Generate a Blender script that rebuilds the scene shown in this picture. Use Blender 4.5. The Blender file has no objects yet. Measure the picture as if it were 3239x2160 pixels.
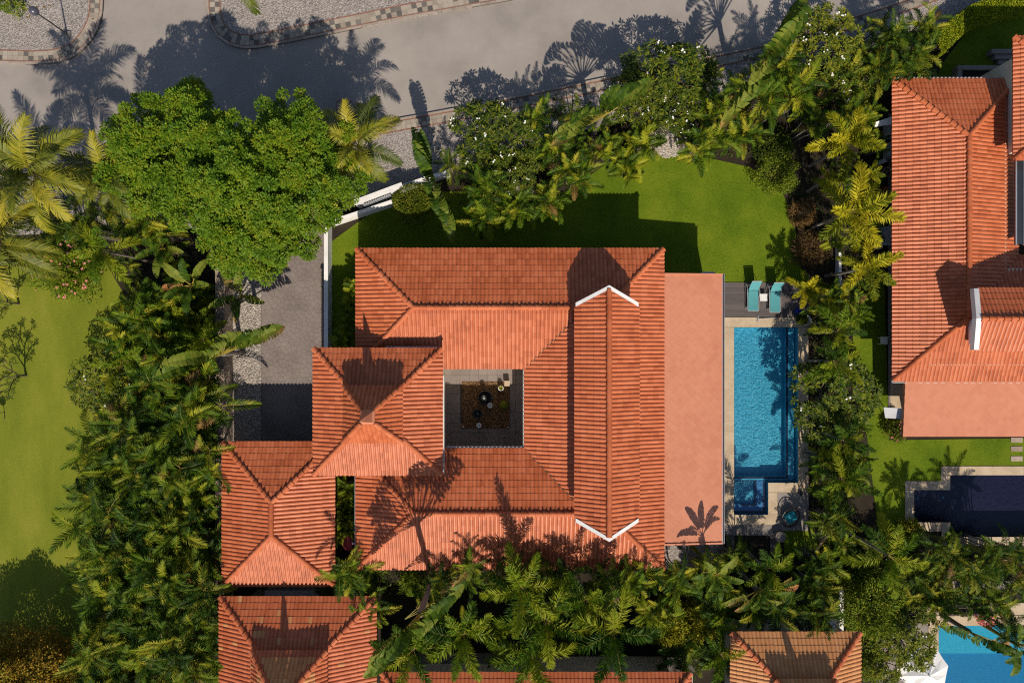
import bpy, math, random
from math import sin, cos, tan, pi, radians, sqrt, atan2, hypot, floor
from mathutils import Vector, Matrix, noise

# ------------------------------------------------------------------ camera, sky, sun
SC = bpy.context.scene
COL = SC.collection
S, H = 53.0, 40.0            # ground pixels per metre, camera height
cam = bpy.data.cameras.new("camera"); cam_o = bpy.data.objects.new("camera", cam); COL.objects.link(cam_o)
cam_o.location = (0, 0, H); cam.sensor_width = 36.0; cam.lens = 36.0 * (S * H) / 3239.0
cam.clip_start = 0.1; cam.clip_end = 500.0
SC.camera = cam_o
SUN_EL, SUN_AZ = radians(44.2), radians(10.5)      # sun stands in the south, a little east of south
world = bpy.data.worlds.new("World"); SC.world = world; world.use_nodes = True
nt = world.node_tree
bg = nt.nodes["Background"]
sky = nt.nodes.new("ShaderNodeTexSky"); sky.sky_type = 'NISHITA'; sky.sun_disc = False
sky.sun_elevation = SUN_EL; sky.sun_rotation = pi - SUN_AZ
sky.air_density = 1.0; sky.dust_density = 0.8
nt.links.new(sky.outputs[0], bg.inputs[0]); bg.inputs[1].default_value = 0.078
sun = bpy.data.lights.new("sun", 'SUN'); sun.energy = 4.2; sun.angle = radians(0.53); sun.color = (1.0, 0.895, 0.75)
sun_o = bpy.data.objects.new("sun", sun); COL.objects.link(sun_o)
to_sun = Vector((sin(SUN_AZ) * cos(SUN_EL), -cos(SUN_AZ) * cos(SUN_EL), sin(SUN_EL)))
sun_o.rotation_euler = to_sun.to_track_quat('Z', 'Y').to_euler(); sun_o.location = to_sun * 60
vs = SC.view_settings; vs.view_transform = 'Standard'; vs.look = 'None'; vs.gamma = 1; vs.exposure = 0.32
vs.use_curve_mapping = False
SC.cycles.use_denoising = False; SC.cycles.pixel_filter_type = 'BLACKMAN_HARRIS'; SC.cycles.filter_width = 1.15; SC.cycles.sample_clamp_indirect = 4.0; SC.cycles.max_bounces = 6; SC.cycles.transparent_max_bounces = 16

R = random.Random(11)
FS = 3239.0 / 2351.0
def P(u, v, z=0.0):          # photo pixel at height z -> world
    k = (H - z) / H / S
    return Vector(((u - 1619.5) * k, -(v - 1080.0) * k, z))
def F(u, v, z=0.0): return P(u * FS, v * FS, z)
def G(x, y, z=0.0): return Vector((x / S, -y / S, z))    # plan pixels from the centre (already at true scale)

# ------------------------------------------------------------------ objects
WM = {}
def tag(o, label=None, cat=None, group=None, kind=None):
    if label: o['label'] = label
    if cat: o['category'] = cat
    if group: o['group'] = group
    if kind: o['kind'] = kind
    return o
def put(name, data, parent=None, M=None):
    o = bpy.data.objects.new(name, data); COL.objects.link(o)
    if parent is not None:
        o.parent = parent; pw = WM[parent.name]
        if M is None: M = pw
        o.matrix_basis = pw.inverted() @ M
    else:
        if M is None: M = Matrix.Identity(4)
        o.matrix_basis = M
    WM[o.name] = M
    return o
def thing(name, label, cat, loc=(0, 0, 0), group=None, rz=0.0):
    o = put(name, None, None, Matrix.Translation(Vector(loc)) @ Matrix.Rotation(rz, 4, 'Z'))
    o.empty_display_size = 0.3
    return tag(o, label, cat, group)

class MB:
    def __init__(s): s.v = []; s.f = []; s.m = []
    def add(s, vs, fs, mi=0):
        b = len(s.v); s.v += [tuple(p) for p in vs]
        for f in fs: s.f.append([b + i for i in f]); s.m.append(mi)
        return s
    def prism(s, poly, z0, z1, mi=0, bottom=False):
        n = len(poly)
        if sum(poly[i][0] * poly[(i + 1) % n][1] - poly[(i + 1) % n][0] * poly[i][1] for i in range(n)) < 0: poly = poly[::-1]
        vs = [(p[0], p[1], z0) for p in poly] + [(p[0], p[1], z1) for p in poly]
        fs = [list(range(n, 2 * n))] + [[i, (i + 1) % n, n + (i + 1) % n, n + i] for i in range(n)]
        if bottom: fs.append(list(range(n))[::-1])
        s.add(vs, fs, mi); return s
    def box(s, c, d, rz=0.0, mi=0, tilt=None):
        M = Matrix.Rotation(rz, 3, 'Z')
        if tilt: M = M @ tilt
        c = Vector(c); vs = []
        for z in (-1, 1):
            for x, y in ((-1, -1), (1, -1), (1, 1), (-1, 1)): vs.append(c + M @ Vector((x * d[0] / 2, y * d[1] / 2, z * d[2] / 2)))
        s.add(vs, [[3, 2, 1, 0], [4, 5, 6, 7], [0, 1, 5, 4], [1, 2, 6, 5], [2, 3, 7, 6], [3, 0, 4, 7]], mi); return s
    def tube(s, pts, rad, n=6, mi=0, cap=True):
        pts = [Vector(p) for p in pts]
        if not hasattr(rad, '__len__'): rad = [rad] * len(pts)
        b = []; up = Vector((0.13, 0.21, 1)).normalized()
        for i, p in enumerate(pts):
            t = (pts[min(i + 1, len(pts) - 1)] - pts[max(i - 1, 0)])
            t = t.normalized() if t.length > 1e-9 else Vector((0, 0, 1))
            a = t.cross(up)
            if a.length < 1e-3: a = t.cross(Vector((1, 0, 0)))
            a.normalize(); c = t.cross(a)
            b += [p + (a * cos(2 * pi * k / n) + c * sin(2 * pi * k / n)) * rad[i] for k in range(n)]
        fs = []
        for i in range(len(pts) - 1):
            for k in range(n): fs.append([i * n + k, i * n + (k + 1) % n, (i + 1) * n + (k + 1) % n, (i + 1) * n + k])
        if cap: fs.append(list(range(n))[::-1]); fs.append([(len(pts) - 1) * n + k for k in range(n)])
        s.add(b, fs, mi); return s
    def lathe(s, prof, c=(0, 0, 0), n=16, mi=0, sx=1.0, sy=1.0):
        c = Vector(c); b = []
        for r, z in prof: b += [c + Vector((r * cos(2 * pi * k / n) * sx, r * sin(2 * pi * k / n) * sy, z)) for k in range(n)]
        fs = [[i * n + k, i * n + (k + 1) % n, (i + 1) * n + (k + 1) % n, (i + 1) * n + k] for i in range(len(prof) - 1) for k in range(n)]
        fs.append([(len(prof) - 1) * n + k for k in range(n)])
        s.add(b, fs, mi); return s
    def mesh(s, name, mats, smooth=False, M=None):
        me = bpy.data.meshes.new(name)
        vv = s.v if M is None else [tuple(M @ Vector(p)) for p in s.v]
        me.from_pydata(vv, [], s.f)
        for m in (mats if isinstance(mats, (list, tuple)) else [mats]): me.materials.append(m)
        if len(me.materials) > 1: me.polygons.foreach_set('material_index', s.m)
        if smooth: me.polygons.foreach_set('use_smooth', [True] * len(s.f))
        me.update(); return me
    def build(s, name, mats, parent=None, smooth=False, kind=None):
        """vertices are world coordinates; the object takes its parent's frame"""
        M = WM[parent.name].inverted() if parent is not None else None
        o = put(name, s.mesh(name, mats, smooth, M), parent)
        if kind: o['kind'] = kind
        return o

# ------------------------------------------------------------------ materials
def ramp(nd, cols, pos=None):
    r = nd.new("ShaderNodeValToRGB"); e = r.color_ramp.elements
    while len(e) < len(cols): e.new(0.5)
    for i, c in enumerate(cols):
        e[i].position = pos[i] if pos else i / max(1, len(cols) - 1)
        e[i].color = (c[0], c[1], c[2], 1)
    return r
def mat(name, cols, scale=3.0, detail=6.0, rough=0.8, spec=0.3, bump=0.0, bscale=None, pos=None, space='world', rnd=0.0, isl=0.0,
        hue=0.0, trans=0.0, metal=0.0, fine=None, voro=None, coat=0.0, stretch=None, dist=0.0):
    """noise-driven colour, per-object and per-piece variation, optional bump and leaf translucency"""
    m = bpy.data.materials.new(name); m.use_nodes = True; t = m.node_tree; nd = t.nodes; L = t.links.new
    p = nd["Principled BSDF"]; out = nd["Material Output"]
    if space == 'world': co = nd.new("ShaderNodeNewGeometry").outputs['Position']
    else: co = nd.new("ShaderNodeTexCoord").outputs['Object']
    if stretch:
        mp = nd.new("ShaderNodeMapping"); mp.inputs['Scale'].default_value = stretch; L(co, mp.inputs[0]); co = mp.outputs[0]
    n1 = nd.new("ShaderNodeTexNoise"); n1.inputs['Scale'].default_value = scale; n1.inputs['Detail'].default_value = detail
    n1.inputs['Roughness'].default_value = 0.6; n1.inputs['Distortion'].default_value = dist; L(co, n1.inputs['Vector'])
    fac = n1.outputs[0]
    if fine:
        n2 = nd.new("ShaderNodeTexNoise"); n2.inputs['Scale'].default_value = fine[0]; n2.inputs['Detail'].default_value = 3; L(co, n2.inputs['Vector'])
        mx = nd.new("ShaderNodeMath"); mx.operation = 'MULTIPLY_ADD'; L(n2.outputs[0], mx.inputs[0]); mx.inputs[1].default_value = fine[1]
        sb = nd.new("ShaderNodeMath"); sb.operation = 'SUBTRACT'; L(fac, sb.inputs[0]); sb.inputs[1].default_value = fine[1] * 0.5
        L(sb.outputs[0], mx.inputs[2]); fac = mx.outputs[0]
    if voro:
        vn = nd.new("ShaderNodeTexVoronoi"); vn.inputs['Scale'].default_value = voro[0]; L(co, vn.inputs['Vector'])
        sp = nd.new("ShaderNodeSeparateColor"); L(vn.outputs['Color'], sp.inputs[0])
        mx = nd.new("ShaderNodeMix"); mx.inputs[0].default_value = voro[1]; L(fac, mx.inputs[2]); L(sp.outputs[0], mx.inputs[3]); fac = mx.outputs[0]
    rv = None
    if rnd or isl:
        oi = nd.new("ShaderNodeObjectInfo"); ge = nd.new("ShaderNodeNewGeometry")
        a = nd.new("ShaderNodeMath"); a.operation = 'MULTIPLY_ADD'; L(oi.outputs['Random'], a.inputs[0]); a.inputs[1].default_value = rnd; a.inputs[2].default_value = -0.5 * (rnd + isl)
        b = nd.new("ShaderNodeMath"); b.operation = 'MULTIPLY_ADD'; L(ge.outputs['Random Per Island'], b.inputs[0]); b.inputs[1].default_value = isl; L(a.outputs[0], b.inputs[2])
        c = nd.new("ShaderNodeMath"); c.operation = 'ADD'; L(fac, c.inputs[0]); L(b.outputs[0], c.inputs[1]); fac = c.outputs[0]; rv = b.outputs[0]
    r = ramp(nd, cols, pos); L(fac, r.inputs[0]); colr = r.outputs[0]
    if hue:
        hs = nd.new("ShaderNodeHueSaturation"); L(colr, hs.inputs['Color'])
        oi = nd.new("ShaderNodeObjectInfo"); q = nd.new("ShaderNodeMapRange"); L(oi.outputs['Random'], q.inputs[0])
        q.inputs[3].default_value = 1 - hue; q.inputs[4].default_value = 1 + hue; L(q.outputs[0], hs.inputs['Value']); colr = hs.outputs[0]
    L(colr, p.inputs['Base Color']); p.inputs['Roughness'].default_value = rough; p.inputs['Specular IOR Level'].default_value = spec
    p.inputs['Metallic'].default_value = metal; p.inputs['Coat Weight'].default_value = coat
    if bump:
        if voro and bscale is None: h = vn.outputs['Distance']
        else:
            nb = nd.new("ShaderNodeTexNoise"); nb.inputs['Scale'].default_value = bscale or scale * 8; nb.inputs['Detail'].default_value = 4; L(co, nb.inputs['Vector']); h = nb.outputs[0]
        bp = nd.new("ShaderNodeBump"); bp.inputs['Strength'].default_value = bump; bp.inputs['Distance'].default_value = 0.05; L(h, bp.inputs['Height']); L(bp.outputs[0], p.inputs['Normal'])
    if trans:
        tr = nd.new("ShaderNodeBsdfTranslucent"); L(colr, tr.inputs[0]); ms = nd.new("ShaderNodeMixShader"); ms.inputs[0].default_value = trans
        L(p.outputs[0], ms.inputs[1]); L(tr.outputs[0], ms.inputs[2]); L(ms.outputs[0], out.inputs[0])
    return m
def c8(r, g, b):
    f = lambda x: ((x / 255 + 0.055) / 1.055) ** 2.4 if x > 10 else x / 255 / 12.92
    return (f(r), f(g), f(b))

M = {}
M['soil'] = mat('soil', [(.010, .008, .005), (.022, .016, .009), (.045, .030, .018)], 1.2, rough=.95, bump=.5, bscale=14, fine=(20, .5))
M['lawn'] = mat('lawn', [(.055, .100, .004), (.102, .155, .007), (.165, .195, .012)], .42, detail=7, rough=.9, spec=.1, bump=.8, bscale=30, pos=[.24, .5, .78], fine=(22, .8))
M['lawn_dry'] = mat('lawn_dry', [(.094, .126, .009), (.165, .188, .015), (.25, .232, .033)], .3, detail=6, rough=.9, spec=.15, bump=.8, bscale=28, pos=[.2, .5, .8], fine=(26, .5), stretch=(1.6, .55, 1))
M['road'] = mat('road', [(.20, .177, .160), (.272, .242, .219), (.325, .289, .26)], .22, detail=9, rough=.85, bump=.12, bscale=40, pos=[.3, .5, .72], fine=(60, .3))
M['gravel'] = mat('gravel', [(.125, .108, .100), (.275, .242, .222), (.45, .405, .38)], .7, rough=.9, bump=.8, voro=(16, .72))
M['pebble'] = mat('pebble', [(.22, .18, .14), (.42, .37, .31), (.62, .57, .50)], 6, rough=.75, isl=.7)
M['kerb'] = mat('kerb', [(.17, .14, .115), (.30, .25, .21), (.36, .31, .27)], 2.2, rough=.9, bump=.3, rnd=.3, fine=(30, .3))
M['paver_light'] = mat('paver_light', [(.20, .165, .13), (.31, .265, .215), (.37, .32, .265)], 2, rough=.9, bump=.2, rnd=.5, isl=.2)
M['paver_dark'] = mat('paver_dark', [(.06, .053, .049), (.125, .112, .102), (.20, .178, .155)], 2, rough=.9, bump=.2, rnd=.6, isl=.2)
M['border'] = mat('border', [(.17, .075, .048), (.30, .14, .095)], 2.5, rough=.9, bump=.2, isl=.4)
TC = [(.35, .084, .028), (.455, .120, .044), (.52, .155, .066)]
M['tile'] = mat('tile', TC, .8, detail=7, rough=.46, spec=.40, rnd=.30, isl=.30, pos=[.2, .5, .85], fine=(40, .22), bump=.10, bscale=55)
M['tile_joined'] = mat('tile_joined', TC, .8, detail=7, rough=.46, spec=.40, isl=.42, pos=[.2, .5, .85], fine=(40, .22), bump=.10, bscale=55)
M['cap'] = mat('ridge_cap', TC, .8, detail=7, rough=.65, spec=.3, rnd=.4, pos=[.2, .5, .85], fine=(40, .22))
M['tan_tile'] = mat('tan_tile', [(.40, .165, .06), (.51, .225, .085), (.56, .28, .12)], .8, rough=.6, rnd=.5, isl=.5, fine=(40, .2))
M['deck_under'] = mat('deck_under', [(.26, .07, .03), (.33, .09, .04)], 2, rough=.8)
M['shingle'] = mat('shingle', [(.46, .168, .092), (.53, .210, .120), (.575, .24, .142)], .45, detail=9, rough=.62, rnd=.34, isl=.34, fine=(30, .3), spec=.3)
M['white'] = mat('white_paint', [(.58, .57, .55), (.72, .71, .69), (.78, .77, .76)], 1.1, rough=.6, fine=(9, .3), pos=[.2, .5, .8])
M['cream'] = mat('cream_render', [(.52, .47, .37), (.64, .59, .48)], 1.2, rough=.85, bump=.1, fine=(12, .3))
M['fascia'] = mat('fascia_grey', [(.40, .41, .43), (.52, .53, .55)], 1.5, rough=.5)
M['gutter'] = mat('gutter_metal', [(.28, .30, .34), (.42, .44, .48)], 2, rough=.4, metal=.4)
M['glass'] = mat('dark_glass', [(.02, .025, .03), (.04, .045, .05)], 1, rough=.08, spec=.6)
M['drive'] = mat('stamped_concrete', [(.150, .120, .108), (.195, .160, .144), (.235, .196, .178)], .7, rough=.85, bump=.25, bscale=30, rnd=.08, isl=.08, fine=(14, .4), pos=[.25, .5, .75])
M['drive_joint'] = mat('drive_joint', [(.12, .095, .085), (.155, .125, .11)], 2, rough=.95)
M['stone'] = mat('flagstone', [(.20, .15, .115), (.32, .25, .195), (.42, .345, .28)], 1.5, rough=.85, bump=.4, bscale=12, rnd=.7, isl=.6)
M['stone_joint'] = mat('stone_joint', [(.05, .04, .032), (.08, .065, .05)], 4, rough=.95)
M['coping'] = mat('sandstone_coping', [(.33, .25, .165), (.46, .36, .245), (.52, .42, .30)], 1.0, rough=.85, bump=.2, bscale=18, fine=(12, .4), pos=[.25, .5, .75])
M['court'] = mat('court_paving', [(.17, .14, .125), (.225, .185, .165), (.26, .215, .19)], 1.0, rough=.75, rnd=.4, isl=.3, fine=(14, .2))
M['concrete'] = mat('concrete', [(.13, .115, .105), (.23, .20, .18), (.31, .275, .25)], .9, rough=.9, bump=.2, bscale=20, fine=(10, .5))
M['concrete_dark'] = mat('concrete_dark', [(.07, .06, .055), (.12, .105, .095)], 1.2, rough=.9, bump=.2, fine=(10, .4))
M['plank'] = mat('deck_plank', [(.070, .057, .055), (.105, .088, .084), (.145, .122, .115)], 2.2, rough=.7, rnd=.45, stretch=(.35, 5, 5), fine=(12, .3))
M['mulch'] = mat('bark_chip', [(.035, .018, .008), (.11, .055, .022), (.26, .16, .07)], 5, rough=.9, bump=.7, voro=(17, .75))
M['black'] = mat('black_ceramic', [(.012, .012, .014), (.03, .028, .03)], 4, rough=.25, spec=.6)
M['metal'] = mat('pale_metal', [(.5, .5, .5), (.65, .65, .64)], 3, rough=.35, metal=.5)
M['teal'] = mat('teal_fabric', [(.060, .235, .255), (.085, .30, .32)], 3, rough=.8, fine=(60, .2))
M['teal_deep'] = mat('turquoise_cushion', [(.012, .22, .27), (.02, .30, .36)], 3, rough=.8)
M['blue'] = mat('blue_plastic', [(.012, .018, .20), (.02, .035, .32)], 3, rough=.5)
M['red'] = mat('red_paint', [(.38, .045, .06), (.46, .07, .085)], 3, rough=.5)
M['brown'] = mat('brown_wood', [(.06, .032, .018), (.11, .06, .035)], 4, rough=.8)
M['terracotta_pot'] = mat('terracotta_pot', [(.22, .07, .03), (.30, .10, .05)], 4, rough=.8)
M['bark'] = mat('bark', [(.05, .036, .024), (.12, .09, .062), (.19, .15, .11)], 5, rough=.95, bump=.6, bscale=14, space='object')
M['grey_bark'] = mat('grey_bark', [(.12, .10, .08), (.24, .21, .175)], 5, rough=.95, bump=.4, bscale=12, space='object')
def leafm(name, cols, rnd=.95, isl=.22, rough=.55, spec=.14, trans=.22, scale=2.0, space='world', pos=None, hue=0.0):
    return mat(name, cols, scale, 3, rough, spec, rnd=rnd, isl=isl, trans=trans, space=space, pos=pos, hue=hue)
M['areca'] = leafm('areca_leaf', [(.016, .044, .002), (.070, .135, .005), (.165, .212, .008), (.33, .30, .02)], pos=[.12, .48, .78, 1.0])
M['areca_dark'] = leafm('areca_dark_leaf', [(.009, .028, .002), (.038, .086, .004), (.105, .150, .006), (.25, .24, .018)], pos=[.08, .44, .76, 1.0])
M['yellow_palm'] = leafm('golden_palm_leaf', [(.105, .135, .006), (.27, .275, .010), (.44, .38, .016)], pos=[.15, .5, .9])
M['lime'] = leafm('lime_palm_leaf', [(.045, .080, .004), (.125, .175, .007), (.26, .27, .012)], pos=[.15, .5, .9])
M['limebush'] = leafm('lime_bush_leaf', [(.08, .13, .005), (.22, .27, .009), (.38, .38, .014)], rnd=.1, isl=.8, pos=[.1, .5, .9])
M['foxtail'] = leafm('foxtail_leaf', [(.026, .066, .004), (.096, .172, .007), (.24, .27, .013)], pos=[.15, .5, .9])
M['coconut'] = leafm('coconut_leaf', [(.060, .085, .005), (.165, .180, .009), (.34, .29, .018)], pos=[.15, .5, .92], spec=.35)
M['rib'] = mat('frond_rib', [(.14, .12, .02), (.30, .23, .035)], 3, rough=.5, rnd=.6)
M['paddle'] = leafm('paddle_leaf', [(.034, .072, .006), (.085, .138, .011), (.18, .205, .026)], pos=[.15, .5, .9], trans=.28, isl=.6)
M['paddle_dry'] = leafm('paddle_dry_leaf', [(.11, .10, .02), (.23, .16, .035), (.36, .16, .055)], pos=[.15, .5, .9], isl=.8)
M['dry'] = leafm('dry_frond', [(.08, .05, .015), (.17, .10, .022), (.28, .17, .05)], trans=.1)
M['dead'] = leafm('dead_frond', [(.07, .04, .028), (.16, .10, .07), (.25, .17, .12)], trans=.05, rough=.8)
M['tree'] = leafm('tree_leaf', [(.030, .085, .004), (.085, .175, .007), (.160, .240, .010), (.28, .275, .012), (.42, .28, .012)], rnd=0, isl=.42, pos=[.12, .38, .60, .86, 1.0], scale=.8, rough=.55, spec=.2, trans=.3)
M['frangi'] = leafm('frangipani_leaf', [(.024, .050, .004), (.085, .120, .007), (.21, .21, .014)], rnd=.3, isl=.8, pos=[.1, .5, .95], spec=.15, rough=.5)
M['petal'] = mat('white_petal', [(.72, .70, .64), (.80, .79, .74)], 5, rough=.6)
M['pink'] = leafm('pink_petal', [(.60, .17, .16), (.75, .28, .26)], trans=.2)
M['bush'] = leafm('bush_leaf', [(.045, .080, .005), (.120, .155, .010), (.24, .23, .018)], rnd=.1, isl=.8, pos=[.1, .5, .9], scale=1.2)
M['brightbush'] = leafm('bright_bush_leaf', [(.050, .105, .006), (.125, .190, .010), (.25, .26, .018)], rnd=.1, isl=.8, pos=[.1, .5, .9])
M['goldbush'] = leafm('gold_bush_leaf', [(.11, .13, .006), (.27, .265, .012), (.42, .36, .02)], rnd=.1, isl=.8, pos=[.1, .5, .9])
M['autumn'] = leafm('autumn_leaf', [(.10, .075, .008), (.27, .19, .016), (.42, .23, .025)], rnd=.1, isl=.9, pos=[.1, .5, .9])
M['drygrass'] = leafm('dry_grass', [(.08, .05, .02), (.20, .11, .035)], isl=.8, trans=.1)
M['undergrowth'] = leafm('undergrowth_leaf', [(.016, .034, .003), (.045, .075, .006), (.10, .125, .01)], isl=.8, rnd=.1)

# ------------------------------------------------------------------ plane helpers
def clip_half(poly, a, b):
    """keep the part of poly (tuples, first two are plane coordinates) left of a->b"""
    out = []; n = len(poly); ex, ey = b[0] - a[0], b[1] - a[1]
    d = [ex * (p[1] - a[1]) - ey * (p[0] - a[0]) for p in poly]
    for i in range(n):
        j = (i + 1) % n
        if d[i] >= 0: out.append(poly[i])
        if (d[i] >= 0) != (d[j] >= 0):
            t = d[i] / (d[i] - d[j]); out.append(tuple(poly[i][k] + t * (poly[j][k] - poly[i][k]) for k in range(len(poly[i]))))
    return out
def ccw(poly):
    a = sum(poly[i][0] * poly[(i + 1) % len(poly)][1] - poly[(i + 1) % len(poly)][0] * poly[i][1] for i in range(len(poly)))
    return list(poly) if a > 0 else list(poly)[::-1]
def clip_convex(poly, reg):
    for i in range(len(reg)):
        poly = clip_half(poly, reg[i], reg[(i + 1) % len(reg)])
        if len(poly) < 3: return []
    return poly
def area(poly): return abs(sum(poly[i][0] * poly[(i + 1) % len(poly)][1] - poly[(i + 1) % len(poly)][0] * poly[i][1] for i in range(len(poly)))) / 2
def inpoly(x, y, poly):
    c = False; j = len(poly) - 1
    for i in range(len(poly)):
        if (poly[i][1] > y) != (poly[j][1] > y) and x < (poly[j][0] - poly[i][0]) * (y - poly[i][1]) / (poly[j][1] - poly[i][1]) + poly[i][0]: c = not c
        j = i
    return c
def in_frame(p, mgn=40):
    k = H / (H - p[2]) * S
    return -mgn < p[0] * k + 1619.5 < 3239 + mgn and -mgn < 1080 - p[1] * k < 2160 + mgn
def near(p): return (Vector(p) - Vector((0, 0, H))).length
def sheet(name, pts, z, m, kind='structure', thick=None, parent=None):
    b = MB()
    if thick: b.prism([(p[0], p[1]) for p in pts], z - thick, z)
    else: b.add([(p[0], p[1], z) for p in ccw([(p[0], p[1]) for p in pts])], [list(range(len(pts)))])
    return b.build(name, m, parent, kind=kind)
def offset_path(path, d):
    out = []
    for i, p in enumerate(path):
        a, b = path[max(i - 1, 0)], path[min(i + 1, len(path) - 1)]
        t = Vector((b[0] - a[0], b[1] - a[1])).normalized(); out.append(Vector((p[0] - t.y * d, p[1] + t.x * d)))
    return out
def resample(path, step):
    path = [Vector((p[0], p[1])) for p in path]; sm = []
    for i in range(len(path) - 1):                 # Catmull-Rom so the kerbs run smoothly
        p0, p1, p2, p3 = path[max(i - 1, 0)], path[i], path[i + 1], path[min(i + 2, len(path) - 1)]
        for k in range(12):
            t = k / 12; sm.append(0.5 * (2 * p1 + (p2 - p0) * t + (2 * p0 - 5 * p1 + 4 * p2 - p3) * t * t + (3 * p1 - p0 - 3 * p2 + p3) * t ** 3))
    sm.append(path[-1]); out = [sm[0]]; acc = 0
    for a, b in zip(sm[:-1], sm[1:]):
        d = (b - a).length; s = step - acc
        while s <= d: out.append(a + (b - a) * (s / d)); s += step
        acc = (acc + d) % step
    return out

def voronoi_cells(reg, size, jit=.55):
    """irregular stone outlines filling the convex region reg"""
    reg = ccw(reg); xs = [p[0] for p in reg]; ys = [p[1] for p in reg]; seeds = {}; h = size * .87
    for j in range(int((max(ys) - min(ys)) / h) + 4):
        for i in range(int((max(xs) - min(xs)) / size) + 4):
            seeds[(i, j)] = (min(xs) + (i - 1 + .5 * (j & 1)) * size + R.uniform(-.5, .5) * size * jit, min(ys) + (j - 1) * h + R.uniform(-.5, .5) * size * jit)
    out = []
    for (i, j), s in seeds.items():
        cell = [(s[0] - 2 * size, s[1] - 2 * size), (s[0] + 2 * size, s[1] - 2 * size), (s[0] + 2 * size, s[1] + 2 * size), (s[0] - 2 * size, s[1] + 2 * size)]
        for dj in (-2, -1, 0, 1, 2):
            for di in (-2, -1, 0, 1, 2):
                q = seeds.get((i + di, j + dj))
                if q is None or (di == 0 and dj == 0): continue
                m = ((s[0] + q[0]) / 2, (s[1] + q[1]) / 2); e = (-(q[1] - s[1]), q[0] - s[0])
                cell = clip_half(cell, m, (m[0] + e[0], m[1] + e[1]))
                if len(cell) < 3: break
            if len(cell) < 3: break
        if len(cell) < 3: continue
        cell = clip_convex(cell, reg)
        if len(cell) >= 3 and area(cell) > size * size * .08: out.append(cell)
    return out
def shrink(poly, g):
    cx = sum(p[0] for p in poly) / len(poly); cy = sum(p[1] for p in poly) / len(poly); r = sqrt(area(poly) / pi); k = max(.4, 1 - g / r)
    return [(cx + (p[0] - cx) * k, cy + (p[1] - cy) * k) for p in poly], (cx, cy)
def lay_pieces(pieces, name, m, parent, limit=300, rest_name=None, mj=None):
    """pieces: list of (MB, centre). The nearest to the camera become objects, the rest one joined part"""
    vis = sorted(pieces, key=lambda q: (not in_frame(q[1]), near(q[1])))
    for b, c in vis[:limit]: b.build(name, m, parent)
    if len(vis) > limit:
        a = MB()
        for b, c in vis[limit:]: a.add(b.v, b.f, b.m[0] if b.m else 0)
        a.build(rest_name or name, mj or m, parent, kind='stuff')

# ------------------------------------------------------------------ ground, road, islands
HOLES = [(2322, 1036, 2523, 1525), (2322, 1525, 2428, 1626), (2891, 1550, 3005, 1650), (3005, 1503, 3560, 1696), (2968, 1978, 3560, 2500)]
gx = sorted(set([-8000, 11000] + [h[i] for h in HOLES for i in (0, 2)])); gy = sorted(set([-8000, 10000] + [h[i] for h in HOLES for i in (1, 3)])); gm_ = MB()
for i in range(len(gx) - 1):
    for j in range(len(gy) - 1):
        mx, my = (gx[i] + gx[i + 1]) / 2, (gy[j] + gy[j + 1]) / 2
        if not any(h[0] < mx < h[2] and h[1] < my < h[3] for h in HOLES): gm_.add([P(gx[i], gy[j + 1]), P(gx[i + 1], gy[j + 1]), P(gx[i + 1], gy[j]), P(gx[i], gy[j])], [[0, 1, 2, 3]])
gm_.build('ground', M['soil'], kind='structure')
SK = [(-400, 530), (-150, 520), (190, 514), (420, 508), (800, 460), (1080, 410), (1237, 381), (1440, 344), (1620, 308), (1900, 250), (2150, 197), (2430, 138), (2640, 70), (2857, 0), (3060, -75), (3400, -210)]
SKw = [P(*p) for p in SK]
sheet('road', SKw + [P(3400, -1600), P(-400, -1600)], 0.006, M['road'])
VB = [(3400, -90), (3060, 60), (2857, 118), (2640, 195), (2430, 262), (2150, 350), (1900, 400), (1600, 480), (1352, 560), (1269, 590), (1150, 640), (1030, 700), (800, 725), (330, 720), (150, 740), (-400, 760)]
sheet('gravel_verge', SKw + [P(*p) for p in VB], 0.10, M['gravel'], thick=.10)
LI = [(-300, 203), (0, 203), (110, 206), (190, 199), (245, 178), (285, 140), (313, 95), (327, 45), (330, -30), (330, -160), (330, -400)]
RI = [(655, -400), (655, -130), (656, 20), (662, 70), (685, 115), (725, 145), (775, 157), (830, 153), (1080, 104), (1270, 65), (1440, 35), (1620, 3), (1800, -35), (2200, -130), (3400, -430)]
sheet('gravel_island', [P(*p) for p in LI] + [P(-300, -400)], 0.115, M['gravel'], thick=.11)
sheet('gravel_island', [P(*p) for p in RI] + [P(3400, -700), P(655, -700)], 0.115, M['gravel'], thick=.11)

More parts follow.
